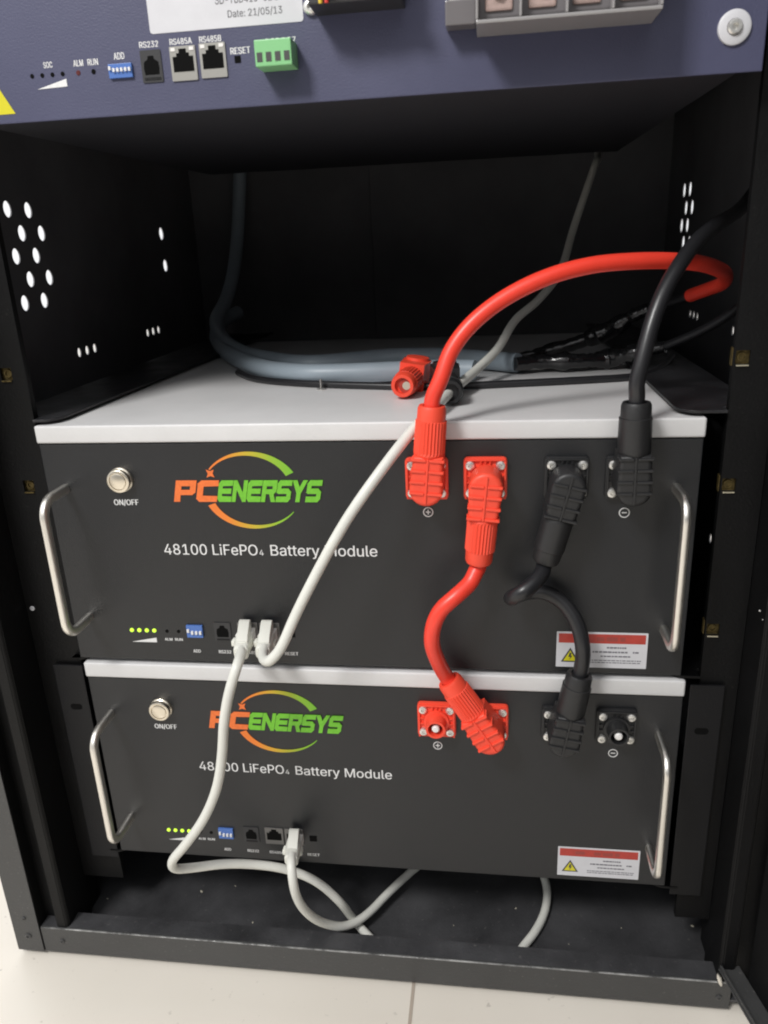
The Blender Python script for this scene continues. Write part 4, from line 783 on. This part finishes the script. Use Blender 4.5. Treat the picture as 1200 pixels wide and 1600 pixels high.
def battery(label, X, Z, shift_ports=0.0):
    """X, Z: centre of the front and the lower edge of the lid"""
    t = thing('battery_module', label, 'battery', (X, 0.22, Z - 0.1685), 'rack battery modules stacked in the cabinet')
    bm = bmesh.new()
    box(bm, X - HW + 0.0006, X + HW - 0.0006, -0.0, 0.440, Z - 0.1685, Z - 0.0008, 0.0006)
    obj('front_case', bm, 'panel', t)
    bm = bmesh.new()
    box(bm, X - HW, X + HW, -0.0016, 0.442, Z, Z + 0.0124, 0.0016, 3)
    obj('lid', bm, 'lid', t, smooth=True)
    Y = -0.0001
    for s in (-1, 1): handle(t, X + s * (HW - 0.0148), Z - 0.0328, Z - 0.1332, 0.0322, 0.0)
    # power button
    bx, bz = X - 0.1640, Z - 0.0262
    bm = bmesh.new()
    lathe(bm, (bx, 0, bz), (0, -1, 0), [(0, 0.0088), (0.0018, 0.0088), (0.0026, 0.0080), (0.0056, 0.0080), (0.0060, 0.0074), (0.0060, 0.0062), (0.0050, 0.0060)], n=36)
    b = obj('power_button', bm, 'brass', t, smooth=True)
    bm = bmesh.new()
    lathe(bm, (bx, -0.0049, bz), (0, -1, 0), [(0, 0.0057), (0.0011, 0.0056), (0.0014, 0.0050)], n=32)
    obj('button_cap', bm, 'brass', b, smooth=True)
    # lettering
    for body, a, b, zz, cap, bo in (('ON/OFF', -0.1722, -0.1538, -0.0450, 0.0041, 0.022), ('48100 LiFePO', -0.1402, -0.0715, -0.0822, 0.0080, 0.006), ('4', -0.0703, -0.0673, -0.0822, 0.0042, 0.008),
                          ('Battery Module', -0.0622, 0.0133, -0.0822, 0.0080, 0.006), ('ALM', -0.1500, -0.1440, -0.1517, 0.0022, 0.02), ('RUN', -0.1420, -0.1360, -0.1517, 0.0022, 0.02),
                          ('ADD', -0.1290, -0.1232, -0.1612, 0.0026, 0.02), ('RS232', -0.1092, -0.0996, -0.1612, 0.0026, 0.02), ('RS485A', -0.0905, -0.0785, -0.1612, 0.0026, 0.02),
                          ('RS485B', -0.0750, -0.0630, -0.1612, 0.0026, 0.02), ('RESET', -0.0588, -0.0488, -0.1612, 0.0026, 0.02)):
        obj('lettering', text_bm(body, X + a, X + b, Z + zz, cap, Y, bold=bo), 'white', t)
    # logo
    bm = blocky('PC', X - 0.1272, X - 0.0940, Z - 0.0420, Z - 0.0275, Y)
    lg = obj('logo', bm, 'orange', t)
    obj('logo_lettering', blocky('ENERSYS', X - 0.0962, X - 0.0215, Z - 0.0420, Z - 0.0275, Y - 0.0001, gap=0.10), 'lime', lg)
    bm = bmesh.new()
    cx, cz = X - 0.0715, Z - 0.0345
    crescent(bm, cx, cz, 0.0345, 0.0275, 146, 28, lambda s: 0.0012 + 0.0050 * s ** 1.2, Y)
    obj('logo_arc', bm, ring_ink, lg)
    bm = bmesh.new()
    crescent(bm, cx, cz, 0.0345, 0.0275, 203, 326, lambda s: 0.0056 - 0.0050 * s ** 1.1, Y)
    obj('logo_arc', bm, ring_ink, lg)
    bm = bmesh.new()
    sx, sz = X - 0.0992, Z - 0.0222
    P = []
    for k in range(8):
        a = math.radians(45 * k + 45); r = 0.0040 if k % 2 == 0 else 0.0017
        P.append((sx + r * math.cos(a), sz + r * math.sin(a)))
    flat(bm, P, Y)
    obj('logo_spark', bm, 'orange', lg)
    # charge lamps
    for k in range(4):
        bm = bmesh.new()
        lathe(bm, (X - 0.1748 + k * 0.00585, 0, Z - 0.1437), (0, -1, 0), [(0, 0.0016), (0.0007, 0.0014), (0.0011, 0.0008), (0.0012, 0.0)], n=16, capends=False)
        obj('charge_lamp', bm, 'led', t, smooth=True)
    bm = bmesh.new()
    flat(bm, [(X - 0.1757, Z - 0.1534), (X - 0.1564, Z - 0.1534), (X - 0.1564, Z - 0.1496)], Y)
    obj('charge_wedge', bm, 'white', t)
    for k in (0, 1):
        bm = bmesh.new()
        lathe(bm, (X - 0.1474 + k * 0.0090, 0, Z - 0.1440), (0, -1, 0), [(0, 0.0013), (0.0003, 0.0013)], n=14)
        obj('status_lamp', bm, 'hole', t)
    dip(t, X - 0.1315, X - 0.1193, Z - 0.1480, Z - 0.1382, Y, 4, 0.45)
    round_jack(t, X - 0.1043, Z - 0.1432, Y)
    jack(t, X - 0.0850, Z - 0.1430, Y, 0.0150, 0.0158, 'portd')
    jack(t, X - 0.0685, Z - 0.1430, Y, 0.0150, 0.0158, 'portd')
    bm = bmesh.new()
    flat(bm, rrect(X - 0.0530, Z - 0.1437, 0.0030, 0.0026, 0.0003, 2), Y, 0.0003)
    obj('reset_switch', bm, 'hole', t)
    # power sockets
    for sx, col in ((0.0487, 'red'), (0.0867, 'red'), (0.1381, 'blk'), (0.1762, 'blk')):
        power_socket(t, X + sx, Z - 0.0256, col, True)
    # polarity marks
    def mark(mx, plus):
        bm = bmesh.new()
        crescent(bm, mx, Z - 0.0496, 0.0034, 0.0034, 0, 360, lambda s: 0.0006, Y, n=28)
        flat(bm, rrect(mx, Z - 0.0496, 0.0016, 0.0003, 0.0001, 1), Y)
        if plus:
            flat(bm, rrect(mx, Z - 0.04855, 0.0003, 0.0007, 0.0001, 1), Y)
            flat(bm, rrect(mx, Z - 0.05065, 0.0003, 0.0007, 0.0001, 1), Y)
        obj('polarity_mark', bm, 'white', t)
    mark(X + 0.0489, True); mark(X + 0.1756, False)
    # warning label
    ls = 0.0 if Z > -0.01 else 0.0038
    lx0, lx1, lz0, lz1 = X + 0.1357 + ls, X + 0.1966 + ls, Z - 0.1640, Z - 0.1365
    bm = bmesh.new(); flat(bm, rrect((lx0 + lx1) / 2, (lz0 + lz1) / 2, (lx1 - lx0) / 2, (lz1 - lz0) / 2, 0.0004, 2), Y, 0.0002)
    wl = obj('warning_label', bm, 'label', t)
    bm = bmesh.new(); flat(bm, [(lx0 + 0.0014, lz1 - 0.0085), (lx1 - 0.0014, lz1 - 0.0085), (lx1 - 0.0014, lz1 - 0.0014), (lx0 + 0.0014, lz1 - 0.0014)], Y - 0.0002, 0.0001)
    obj('red_band', bm, 'lred', wl)
    bm = bmesh.new()
    tx, tz = lx0 + 0.0095, lz0 + 0.0040
    flat(bm, [(tx - 0.0062, tz), (tx + 0.0062, tz), (tx, tz + 0.0112)], Y - 0.0002, 0.0001)
    obj('triangle_border', bm, 'ldark', wl)
    bm = bmesh.new(); flat(bm, [(tx - 0.0045, tz + 0.0010), (tx + 0.0045, tz + 0.0010), (tx, tz + 0.0091)], Y - 0.00032, 0.0001)
    obj('warning_triangle', bm, 'yellow', wl)
    bm = bmesh.new()
    flat(bm, [(tx - 0.0004, tz + 0.0072), (tx + 0.0010, tz + 0.0072), (tx + 0.0003, tz + 0.0050), (tx + 0.0014, tz + 0.0050), (tx - 0.0006, tz + 0.0016), (tx + 0.0002, tz + 0.0040), (tx - 0.0012, tz + 0.0040)], Y - 0.00044, 0.0001)
    obj('lightning_bolt', bm, 'ldark', wl)
    bm = bmesh.new()
    rnd = random.Random(7)
    def greek(z, a, b, h):
        x = a
        while x < b - 0.0008:
            w = rnd.uniform(0.0010, 0.0030); w = min(w, b - x)
            flat(bm, [(x, z), (x + w, z), (x + w, z + h), (x, z + h)], Y - 0.0002, 0.0001)
            x += w + rnd.uniform(0.0003, 0.0006)
    greek(lz0 + 0.0152, lx0 + 0.0340, lx0 + 0.0470, 0.0012)
    greek(lz0 + 0.0118, lx0 + 0.0245, lx0 + 0.0480, 0.0012); greek(lz0 + 0.0118, lx0 + 0.0515, lx0 + 0.0555, 0.0012)
    greek(lz0 + 0.0086, lx0 + 0.0300, lx0 + 0.0500, 0.0010)
    greek(lz0 + 0.0055, lx0 + 0.0225, lx0 + 0.0580, 0.0007); greek(lz0 + 0.0038, lx0 + 0.0225, lx0 + 0.0580, 0.0007)
    obj('fine_print', bm, 'lgrey', wl)
    bm = bmesh.new()
    for a, b in ((0.0130, 0.0200), (0.0270, 0.0320), (0.0335, 0.0410), (0.0425, 0.0460)):
        flat(bm, [(lx0 + a, lz1 - 0.0066), (lx0 + b, lz1 - 0.0066), (lx0 + b, lz1 - 0.0035), (lx0 + a, lz1 - 0.0035)], Y - 0.0003, 0.0001)
    obj('band_print', bm, 'lreddark', wl)
    return t

up = battery('upper battery module with white lid carrying a grey cable coil, all four power sockets plugged', 0.0, 0.0)
lo = battery('lower battery module above the bottom tray, its outer red and black sockets left open', 0.0028, -0.1846)
lo['label'] = 'lower battery module above the bottom tray, its outer red and outer black sockets left open'
# mounting ears beside the lower module
for s in (-1, 1):
    bm = bmesh.new()
    xa, xb = ((-0.2455, -0.2215) if s < 0 else (0.2275, 0.2505))
    box(bm, xa, xb, 0.0010, 0.0030, -0.3620, -0.1765, 0.0006)
    e = obj('mounting_ear', bm, 'ear', lo)
    bm = bmesh.new()
    flat(bm, rrect((xa + xb) / 2 - s * 0.001, -0.2135, 0.0048, 0.0026, 0.0024, 4), 0.0010, 0.00015)
    obj('slot', bm, 'hole', e)

# ------------------------------------------------------------------ control unit above
UY = -0.0100
un = thing('control_unit', 'slate blue control unit in the top of the rack with network ports and terminal block', 'control unit', (0, 0.20, 0.1970))
bm = bmesh.new()
box(bm, -0.2290, 0.2290, UY, UY + 0.0020, 0.1972, 0.4100, 0.0006)
obj('front_plate', bm, 'unit', un)
bm = bmesh.new()
box(bm, -0.2200, 0.2200, UY + 0.0021, 0.42, 0.1990, 0.4080, 0.0008)
obj('case', bm, 'under', un)
bm = bmesh.new()
flat(bm, rrect(-0.0552, 0.268, 0.0438, 0.0312, 0.0016, 4), UY, 0.0002)
lb = obj('serial_label', bm, 'label', un)
obj('serial_print', merge([text_bm('SD-TBD415-02 D', -0.0600, -0.0240, 0.2482, 0.0042, UY - 0.0002, th=0.0001, bold=0.004, zslope=-0.01),
                           text_bm('Date: 21/05/13', -0.0535, -0.0228, 0.2415, 0.0034, UY - 0.0002, th=0.0001, bold=0.008)]), 'lserial', lb)
bl = bmesh.new()
lets = [('SOC', -0.1655, -0.1600, 0.2244, 0.0030), ('ALM', -0.1472, -0.1412, 0.2240, 0.0032), ('RUN', -0.1385, -0.1322, 0.2240, 0.0032), ('ADD', -0.1224, -0.1160, 0.2258, 0.0034),
        ('RS232', -0.1064, -0.0952, 0.2305, 0.0030), ('RS485A', -0.0885, -0.0755, 0.2307, 0.0030), ('RS485B', -0.0712, -0.0585, 0.2307, 0.0030), ('RESET', -0.0540, -0.0425, 0.2238, 0.0032), ('DO5 DO7', -0.0335, -0.0165, 0.2268, 0.0032)]
bl.free()
for a, b, c, d, e in lets: obj('lettering', text_bm(a, b, c, d, e, UY, bold=0.02), 'white', un)
bm = bmesh.new(); flat(bm, [(-0.1715, 0.2138), (-0.1528, 0.2143), (-0.1528, 0.2182)], UY)
obj('charge_wedge', bm, 'white', un)
for k in range(4):
    bm = bmesh.new(); lathe(bm, (-0.1735 + k * 0.0063, UY, 0.2208), (0, -1, 0), [(0, 0.0012), (0.0002, 0.0012)], n=14)
    obj('charge_lamp', bm, 'hole', un)
for x, m in ((-0.1450, 'redled'), (-0.1357, 'hole')):
    bm = bmesh.new(); lathe(bm, (x, UY, 0.2207), (0, -1, 0), [(0, 0.0014), (0.0003, 0.0012)], n=14)
    obj('status_lamp', bm, m, un)
dip(un, -0.1260, -0.1120, 0.2163, 0.2235, UY, 6, 0.55)
round_jack(un, -0.1005, 0.2210, UY, 0.0122, 0.0162)
jack(un, -0.0815, 0.2212, UY, 0.0150, 0.0172, 'port')
jack(un, -0.0642, 0.2216, UY, 0.0150, 0.0172, 'port')
bm = bmesh.new(); flat(bm, rrect(-0.0502, 0.2212, 0.0018, 0.0018, 0.0003, 2), UY, 0.0002)
obj('reset_hole', bm, 'hole', un)
# green terminal strip
bm = bmesh.new()
box(bm, -0.0362, -0.0160, UY - 0.0150, UY, 0.2138, 0.2266, 0.0006)
g = obj('terminal_strip', bm, 'green', un)
bm = bmesh.new()
for k in range(4):
    x = -0.0336 + k * 0.0050
    box(bm, x - 0.0015, x + 0.0015, UY - 0.0152, UY - 0.0149, 0.2160, 0.2205)
obj('wire_opening', bm, 'ldark', g)
# fan guard with wires
bm = bmesh.new()
box(bm, -0.0040, 0.0445, UY - 0.0220, UY, 0.2385, 0.2900, 0.0010)
f = obj('fan', bm, 'portp', un)
bm = bmesh.new()
lathe(bm, (0.0200, UY - 0.0222, 0.2640), (0, -1, 0), [(0, 0.0225), (0.001, 0.0225), (0.001, 0.0215), (0, 0.0215)], n=40, capends=False)
for k in range(7):
    a = k * math.tau / 7 + 0.3
    p0 = Vector((0.0200 + 0.008 * math.cos(a), UY - 0.0224, 0.264 + 0.008 * math.sin(a)))
    p1 = Vector((0.0200 + 0.021 * math.cos(a + .5), UY - 0.0232, 0.264 + 0.021 * math.sin(a + .5)))
    p2 = Vector((0.0200 + 0.021 * math.cos(a + .95), UY - 0.0224, 0.264 + 0.021 * math.sin(a + .95)))
    p3 = Vector((0.0200 + 0.008 * math.cos(a + .6), UY - 0.0222, 0.264 + 0.008 * math.sin(a + .6)))
    bm.faces.new([bm.verts.new(p) for p in (p0, p1, p2, p3)])
obj('fan_blades', bm, 'cedge', f)
bm = bmesh.new()
for rr in (0.0245, 0.0185, 0.0125):
    pth = [Vector((0.0200 + rr * math.cos(math.tau * k / 48), UY - 0.0250, 0.2640 + rr * math.sin(math.tau * k / 48))) for k in range(49)]
    tube(bm, pth, 0.0006, n=8, raw=True)
obj('fan_guard', bm, 'screw', f, smooth=True)
for x in (-0.0068, 0.0440): screw_head(f, 'screw', (x, UY - (0.0002 if x < 0 else 0.0220), 0.2430), 0.0040, 0.0030)
for k, m in ((0, 'wy'), (1, 'wr')):
    bm = bmesh.new()
    x = 0.0030 + k * 0.0032
    tube(bm, [(x, UY - 0.0235, 0.2385), (x + 0.0002, UY - 0.0245, 0.2500), (x - 0.001, UY - 0.0245, 0.2650)], 0.0011, n=8)
    obj('fan_wire', bm, m, f, smooth=True)
# main terminal block under its clear cover
bm = bmesh.new()
box(bm, 0.0830, 0.1730, UY - 0.0210, UY, 0.2260, 0.2700, 0.0012)
tb = obj('terminal_block', bm, 'clear', un)
bm = bmesh.new()
box(bm, 0.0822, 0.1720, UY - 0.0290, UY - 0.0002, 0.2225, 0.2243, 0.0006)
for x in (0.0820, 0.1035, 0.1260, 0.1480, 0.1708): box(bm, x, x + 0.0012, UY - 0.0290, UY - 0.0213, 0.2245, 0.2700, 0.0003)
obj('cover_edge', bm, 'cedge', tb)
for k, x in enumerate((0.0935, 0.1148, 0.1365, 0.1590)):
    bm = bmesh.new()
    box(bm, x - 0.0068, x + 0.0068, UY - 0.0222, UY - 0.0208, 0.2290, 0.2420, 0.0012)
    pd = obj('terminal_pad', bm, 'copper', tb)
    bm = bmesh.new()
    lathe(bm, (x, UY - 0.0222, 0.2375), (0, -1, 0), [(0, 0.0036), (0.0022, 0.0036), (0.0028, 0.0028)], n=6)
    obj('bolt', bm, 'screw', pd)
bm = bmesh.new()
box(bm, 0.0660, 0.0818, UY - 0.0120, UY, 0.2265, 0.2380, 0.0008)
obj('terminal_bracket', bm, 'clear', un)
bm = bmesh.new()
lathe(bm, (0.0715, UY, 0.2420), (0, -1, 0), [(0, 0.0042), (0.003, 0.0042), (0.004, 0.003)], n=18)
obj('screw', bm, 'screw', un, smooth=True)
bm = bmesh.new()
lathe(bm, (0.2130, UY, 0.2179), (0, -1, 0), [(0, 0.0082), (0.0014, 0.0081), (0.0018, 0.0074), (0.0018, 0.0040), (0.0005, 0.0038)], n=36)
ws = obj('washer', bm, 'label', un, smooth=True)
bm = bmesh.new()
lathe(bm, (0.2130, UY - 0.0005, 0.2179), (0, -1, 0), [(0, 0.0038), (0.0022, 0.0037), (0.0030, 0.0030), (0.0030, 0.0016), (0.0008, 0.0014)], n=24)
obj('screw', bm, 'screw', ws, smooth=True)
bm = bmesh.new()
flat(bm, [(-0.2180, 0.2022), (-0.1878, 0.2022), (-0.2028, 0.2290)], UY, 0.0002)
obj('warning_triangle', bm, 'yellow', un)

# ------------------------------------------------------------------ power plugs and cables
def plug(parent, c, zdir, out, col, side_name='plug'):
    """right-angle plug: c centre of the round head at the socket, zdir towards the cable, out away from the panel"""
    c = Vector(c); z = Vector(zdir).normalized(); o = Vector(out).normalized()
    o = (o - z * o.dot(z)).normalized(); x = z.cross(o)
    def T(a, b, d): return c + x * a + z * b + o * d
    r = 0.0108; L = 0.0215
    P = []
    for k in range(13):
        a = math.radians(180 + 180 * k / 12)
        P.append((r * math.cos(a), r * math.sin(a)))
    P += [(0.0098, L * 0.6), (0.0094, L), (-0.0094, L), (-0.0098, L * 0.6)]
    bm = bmesh.new()
    prism(bm, P, lambda u, v, k: T(u, v, 0.0062 + 0.0205 * k), bev=0.0030, seg=3)
    lathe(bm, T(0, 0, 0.0042), o, [(0, 0.0088), (0.0025, 0.0092)], n=24)
    head = obj(side_name, bm, col, parent, smooth=True)
    bm = bmesh.new()
    m4 = Matrix(((x.x, z.x, o.x, c.x), (x.y, z.y, o.y, c.y), (x.z, z.z, o.z, c.z), (0, 0, 0, 1)))
    def lb(a0, a1, b0, b1, d0, d1, bv=0.0003): box(bm, a0, a1, b0, b1, d0, d1, bv, xf=m4)
    lb(-0.0007, 0.0007, -0.0088, L - 0.001, 0.0255, 0.0276)
    for i in range(4):
        b = -0.0030 + i * 0.0072
        for s in (-1, 1):
            lb(min(s * 0.0010, s * 0.0104), max(s * 0.0010, s * 0.0104), b, b + 0.0017, 0.0190, 0.0279, 0.0006)
    obj('grip_ribs', bm, col, head)
    bm = bmesh.new()
    n = 56
    lathe(bm, T(0, 0, 0.0175), z, [(L - 0.001, 0.0092), (L + 0.0005, 0.0098), (L + 0.0022, 0.0099), (L + 0.0215, 0.0097), (L + 0.0220, 0.0090)], n=n, flute=(2, 3, 0.0007) if col == 'red' else None)
    obj('lock_nut', bm, col, head, smooth=(col != 'red'))
    bm = bmesh.new()
    lathe(bm, T(0, 0, 0.0175), z, [(L + 0.0200, 0.0091), (L + 0.0290, 0.0088), (L + 0.0308, 0.0080), (L + 0.0308, 0.0058), (L + 0.0270, 0.0056)], n=32)
    obj('gland', bm, col, head, smooth=True)
    return head, T(0, L + 0.028, 0.0175), z

OUT = (0, -1, 0)
def cable_path(key, start=None, end=None):
    P = [Vector(p) for p in CABLES[key]]
    if start is not None:
        e, z = start
        P = [e, e + z * 0.007] + P[1:]
    if end is not None:
        e, z = end
        P = P[:-1] + [e + z * 0.006, e]
    return P

rm = thing('power_cable', 'thick red power cable arching from the left red plug towards the cabinet side', 'power cable', CABLES['RED_MAIN'][0], 'power cables of the batteries')
h, e, z = plug(rm, (0.0500, 0, -0.0262), (0.085, 0, 1), OUT, 'red')
bm = bmesh.new(); tube(bm, cable_path('RED_MAIN', (e, z)), 0.0050, n=20); obj('cable_jacket', bm, 'redc', rm, smooth=True)

bk = thing('power_cable', 'thick black power cable rising from the far right plug into the dark upper right', 'power cable', CABLES['BLK_MAIN'][0], 'power cables of the batteries')
h, e, z = plug(bk, (0.1762, 0, -0.0262), (-0.012, 0, 1), OUT, 'blk')
bm = bmesh.new(); tube(bm, cable_path('BLK_MAIN', (e, z)), 0.0047, n=20); obj('cable_jacket', bm, 'blkc', bk, smooth=True)

rl = thing('link_cable', 'short red link cable curving down from the upper to the lower battery module', 'link cable', CABLES['RED_LINK'][4], 'link cables between the two modules')
h1, e1, z1 = plug(rl, (0.0872, 0, -0.0260), (-0.0048, 0, -0.0520), OUT, 'red')
h2, e2, z2 = plug(rl, (0.0898, 0, -0.2110), (-0.0282, 0, 0.0440), OUT, 'red')
bm = bmesh.new(); tube(bm, cable_path('RED_LINK', (e1, z1), (e2, z2)), 0.0053, n=20); obj('cable_jacket', bm, 'redc', rl, smooth=True)

kl = thing('link_cable', 'short black link cable looping from the upper to the lower battery module', 'link cable', CABLES['BLK_LINK'][4], 'link cables between the two modules')
h1, e1, z1 = plug(kl, (0.1376, 0, -0.0260), (-0.0125, 0, -0.0510), OUT, 'blk')
h2, e2, z2 = plug(kl, (0.1412, 0, -0.2105), (0.0088, 0, 0.0500), OUT, 'blk')
bm = bmesh.new(); tube(bm, cable_path('BLK_LINK', (e1, z1), (e2, z2)), 0.0051, n=20); obj('cable_jacket', bm, 'blkc', kl, smooth=True)

# loose plugs lying on the white lid
lp = thing('loose_plug', 'unused red power plug lying on the white lid, its hollow end facing out', 'plug', (0.029, 0.085, 0.0124))
plug(lp, (0.0345, 0.1200, 0.0480 - 0.0080), (-0.10, -1, 0), (-0.15, 0, -1), 'red', 'plug_head')
bm = bmesh.new()
lathe(bm, Vector((0.0345, 0.1200, 0.0225)) + Vector((-0.0995, -0.995, 0)) * 0.0492, (-0.0995, -0.995, 0), [(0, 0.0057), (0.0008, 0.0057)], n=24)
he = obj('hollow_end', bm, 'redd', lp)
bm = bmesh.new()
lathe(bm, Vector((0.0345, 0.1200, 0.0225)) + Vector((-0.0995, -0.995, 0)) * 0.0500, (-0.0995, -0.995, 0), [(0, 0.0030), (0.0003, 0.0030)], n=20)
obj('cable_bore', bm, 'crumb', he)
lk = thing('loose_plug', 'unused black power plug lying on the white lid behind the red cable', 'plug', (0.066, 0.07, 0.0124))
plug(lk, (0.0560, 0.0930, 0.0400), (0.13, -1, 0), (0, 0, -1), 'blk', 'plug_head')

# bolt standing on its head
bt = thing('loose_screw', 'small loose screw standing on its head on the white lid', 'screw', (-0.0436, 0.1156, 0.0124))
bm = bmesh.new(); lathe(bm, (-0.0436, 0.1156, 0.01245), (0, 0, 1), [(0, 0.0036), (0.0006, 0.0036), (0.0011, 0.0030), (0.0014, 0.0013)], n=20)
hd = obj('screw_head', bm, 'screw', bt, smooth=True)
bm = bmesh.new(); lathe(bm, (-0.0436, 0.1156, 0.0139), (0, 0, 1), [(k * 0.0005, 0.0013 if k % 2 else 0.0009) for k in range(15)], n=14)
obj('thread', bm, 'steeld', bt, smooth=True)

# grey sheathed cable coiled on the lid, with its taped black cores
gc = thing('sheathed_cable', 'thick blue-grey sheathed cable coiled across the white lid with black taped cores', 'cable', (-0.02, 0.18, 0.0124))
bm = bmesh.new(); tube(bm, CABLES['GREY_1'], 0.0080, n=20); obj('sheath', bm, 'grey', gc, smooth=True)
bm = bmesh.new(); tube(bm, CABLES['GREY_2'], 0.0080, n=20); obj('sheath', bm, 'grey', gc, smooth=True)
def bumpy(seed, base, amp, fat):
    rr = random.Random(seed); ks = [rr.random() for _ in range(64)]
    def f(t):
        i = t * 46; k = int(i); w = i - k
        v = ks[k % 64] * (1 - w) + ks[(k + 1) % 64] * w
        b = base + amp * v
        for a, c, d in fat:
            b += d * math.exp(-((t - a) / c) ** 2)
        return b
    return f
for key, sd, fat in (('COND_UP', 3, ((0.42, 0.08, 0.0034), (0.55, 0.06, 0.0024), (0.20, 0.08, 0.0014))), ('COND_LO', 5, ((0.46, 0.09, 0.0038), (0.24, 0.07, 0.0028), (0.62, 0.04, 0.0016)))):
    P = CABLES[key]; k = 7 if key == 'COND_UP' else 6
    bm = bmesh.new(); tube(bm, P[:k], 0.004, n=14, rfn=bumpy(sd, 0.0044, 0.0018, [(a * 1.3, c, d) for a, c, d in fat]), sm=1)
    obj('taped_core', bm, 'tape', gc, smooth=True)
    bm = bmesh.new(); tube(bm, P[k - 1:], 0.0036, n=14)
    obj('core', bm, 'blkc', gc, smooth=True)
th = thing('thin_cable', 'thin black cable lying along the front of the grey coil on the white lid', 'cable', CABLES['THIN'][3])
bm = bmesh.new(); tube(bm, CABLES['THIN'], 0.0028, n=12); obj('cable_jacket', bm, 'blkc', th, smooth=True)

# ------------------------------------------------------------------ network cables
def net_plug(parent, cx, cz, ex, ez):
    """plug and boot leaving the port towards the viewer; (ex, ez) is where the boot ends"""
    bm = bmesh.new()
    box(bm, cx - 0.0056, cx + 0.0056, -0.0130, 0.0040, cz - 0.0042, cz + 0.0040, 0.0006)
    p = obj('connector', bm, 'pin', parent)
    bm = bmesh.new()
    rings = []
    for y, hx, hz in ((-0.0085, 0.0058, 0.0052), (-0.0140, 0.0062, 0.0056), (-0.0200, 0.0056, 0.0052), (-0.0260, 0.0053, 0.0050), (-0.0300, 0.0052, 0.0049), (-0.0310, 0.0044, 0.0042)):
        w = min(1.0, (-y - 0.0085) / 0.0215)
        pts = rrect(cx + (ex - cx) * w, cz + (ez - cz) * w, hx, hz, min(hx, hz) * 0.6, 4)
        rings.append([bm.verts.new((u, y, v)) for u, v in pts])
    for i in range(len(rings) - 1):
        m = len(rings[i])
        for k in range(m): bm.faces.new((rings[i][k], rings[i][(k + 1) % m], rings[i + 1][(k + 1) % m], rings[i + 1][k]))
    bm.faces.new(rings[0]); bm.faces.new(rings[-1])
    obj('boot', bm, 'boot', p, smooth=True)
    bm = bmesh.new()
    sh = (ex - cx) / 0.0215
    prof = [(-0.0030, 0.0042), (-0.0030, 0.0112), (-0.0042, 0.0122), (-0.0070, 0.0124), (-0.0200, 0.0082), (-0.0245, 0.0056), (-0.0245, 0.0030), (-0.0120, 0.0030)]
    prism(bm, prof, lambda u, v, k: (cx + (0.0039 if k else -0.0039) + sh * max(0, -u - 0.006), u, cz + v), bev=0.0007)
    obj('latch_cover', bm, 'boot', p, smooth=True)
    for s in (-1, 1):
        bm = bmesh.new()
        box(bm, cx + s * 0.0064 - 0.0013, cx + s * 0.0064 + 0.0013, -0.0170, -0.0110, cz - 0.0030, cz + 0.0012, 0.0006)
        obj('side_lug', bm, 'boot', p, smooth=True)

na = thing('network_cable', 'white network cable hanging from the left plug of the upper module down to the tray', 'network cable', CABLES['NET_A'][9], 'white network cables')
net_plug(na, -0.0848, -0.1428, -0.0812, -0.1432)
bm = bmesh.new(); tube(bm, CABLES['NET_A'] + CABLES['NET_A2'], 0.0035, n=16); obj('cable_jacket', bm, 'wht', na, smooth=True)
nu = thing('network_cable', 'white network cable running diagonally up from the upper module over its lid', 'network cable', CABLES['NET_UP'][5], 'white network cables')
net_plug(nu, -0.0684, -0.1428, -0.0655, -0.1425)
bm = bmesh.new(); tube(bm, CABLES['NET_UP'], 0.0035, n=16); obj('cable_jacket', bm, 'wht', nu, smooth=True)
nc = thing('network_cable', 'white network cable looping from the lower module port back underneath the module', 'network cable', CABLES['NET_C'][4], 'white network cables')
net_plug(nc, 0.0028 - 0.0665, -0.1846 - 0.1432, -0.0606, -0.3230)
bm = bmesh.new(); tube(bm, CABLES['NET_C'], 0.0035, n=16); obj('cable_jacket', bm, 'wht', nc, smooth=True)

# ------------------------------------------------------------------ crumbs on the tray
bm = bmesh.new()
for x, y, s in ((-0.2531, 0.0207, 0.0011), (-0.1697, 0.0361, 0.0018), (-0.1130, 0.0073, 0.0012), (0.1130, 0.0425, 0.0012), (0.2588, 0.0370, 0.0016), (0.2798, 0.0473, 0.0014), (-0.1406, 0.0453, 0.0009), (0.06, 0.02, 0.0006), (0.20, 0.03, 0.0007), (0.155, 0.01, 0.0006)):
    m4 = Matrix.Translation((x, y, -0.4305 + s * 0.35)) @ Matrix.Rotation(random.uniform(0, 3), 4, 'Z') @ Matrix.Diagonal((1, 0.6, 0.45, 1))
    bmesh.ops.create_icosphere(bm, subdivisions=1, radius=s, matrix=m4)
o = obj('tray_crumbs', bm, 'crumb'); o['kind'] = 'stuff'; o['label'] = 'pale crumbs and dust scattered on the black bottom tray'; o['category'] = 'debris'
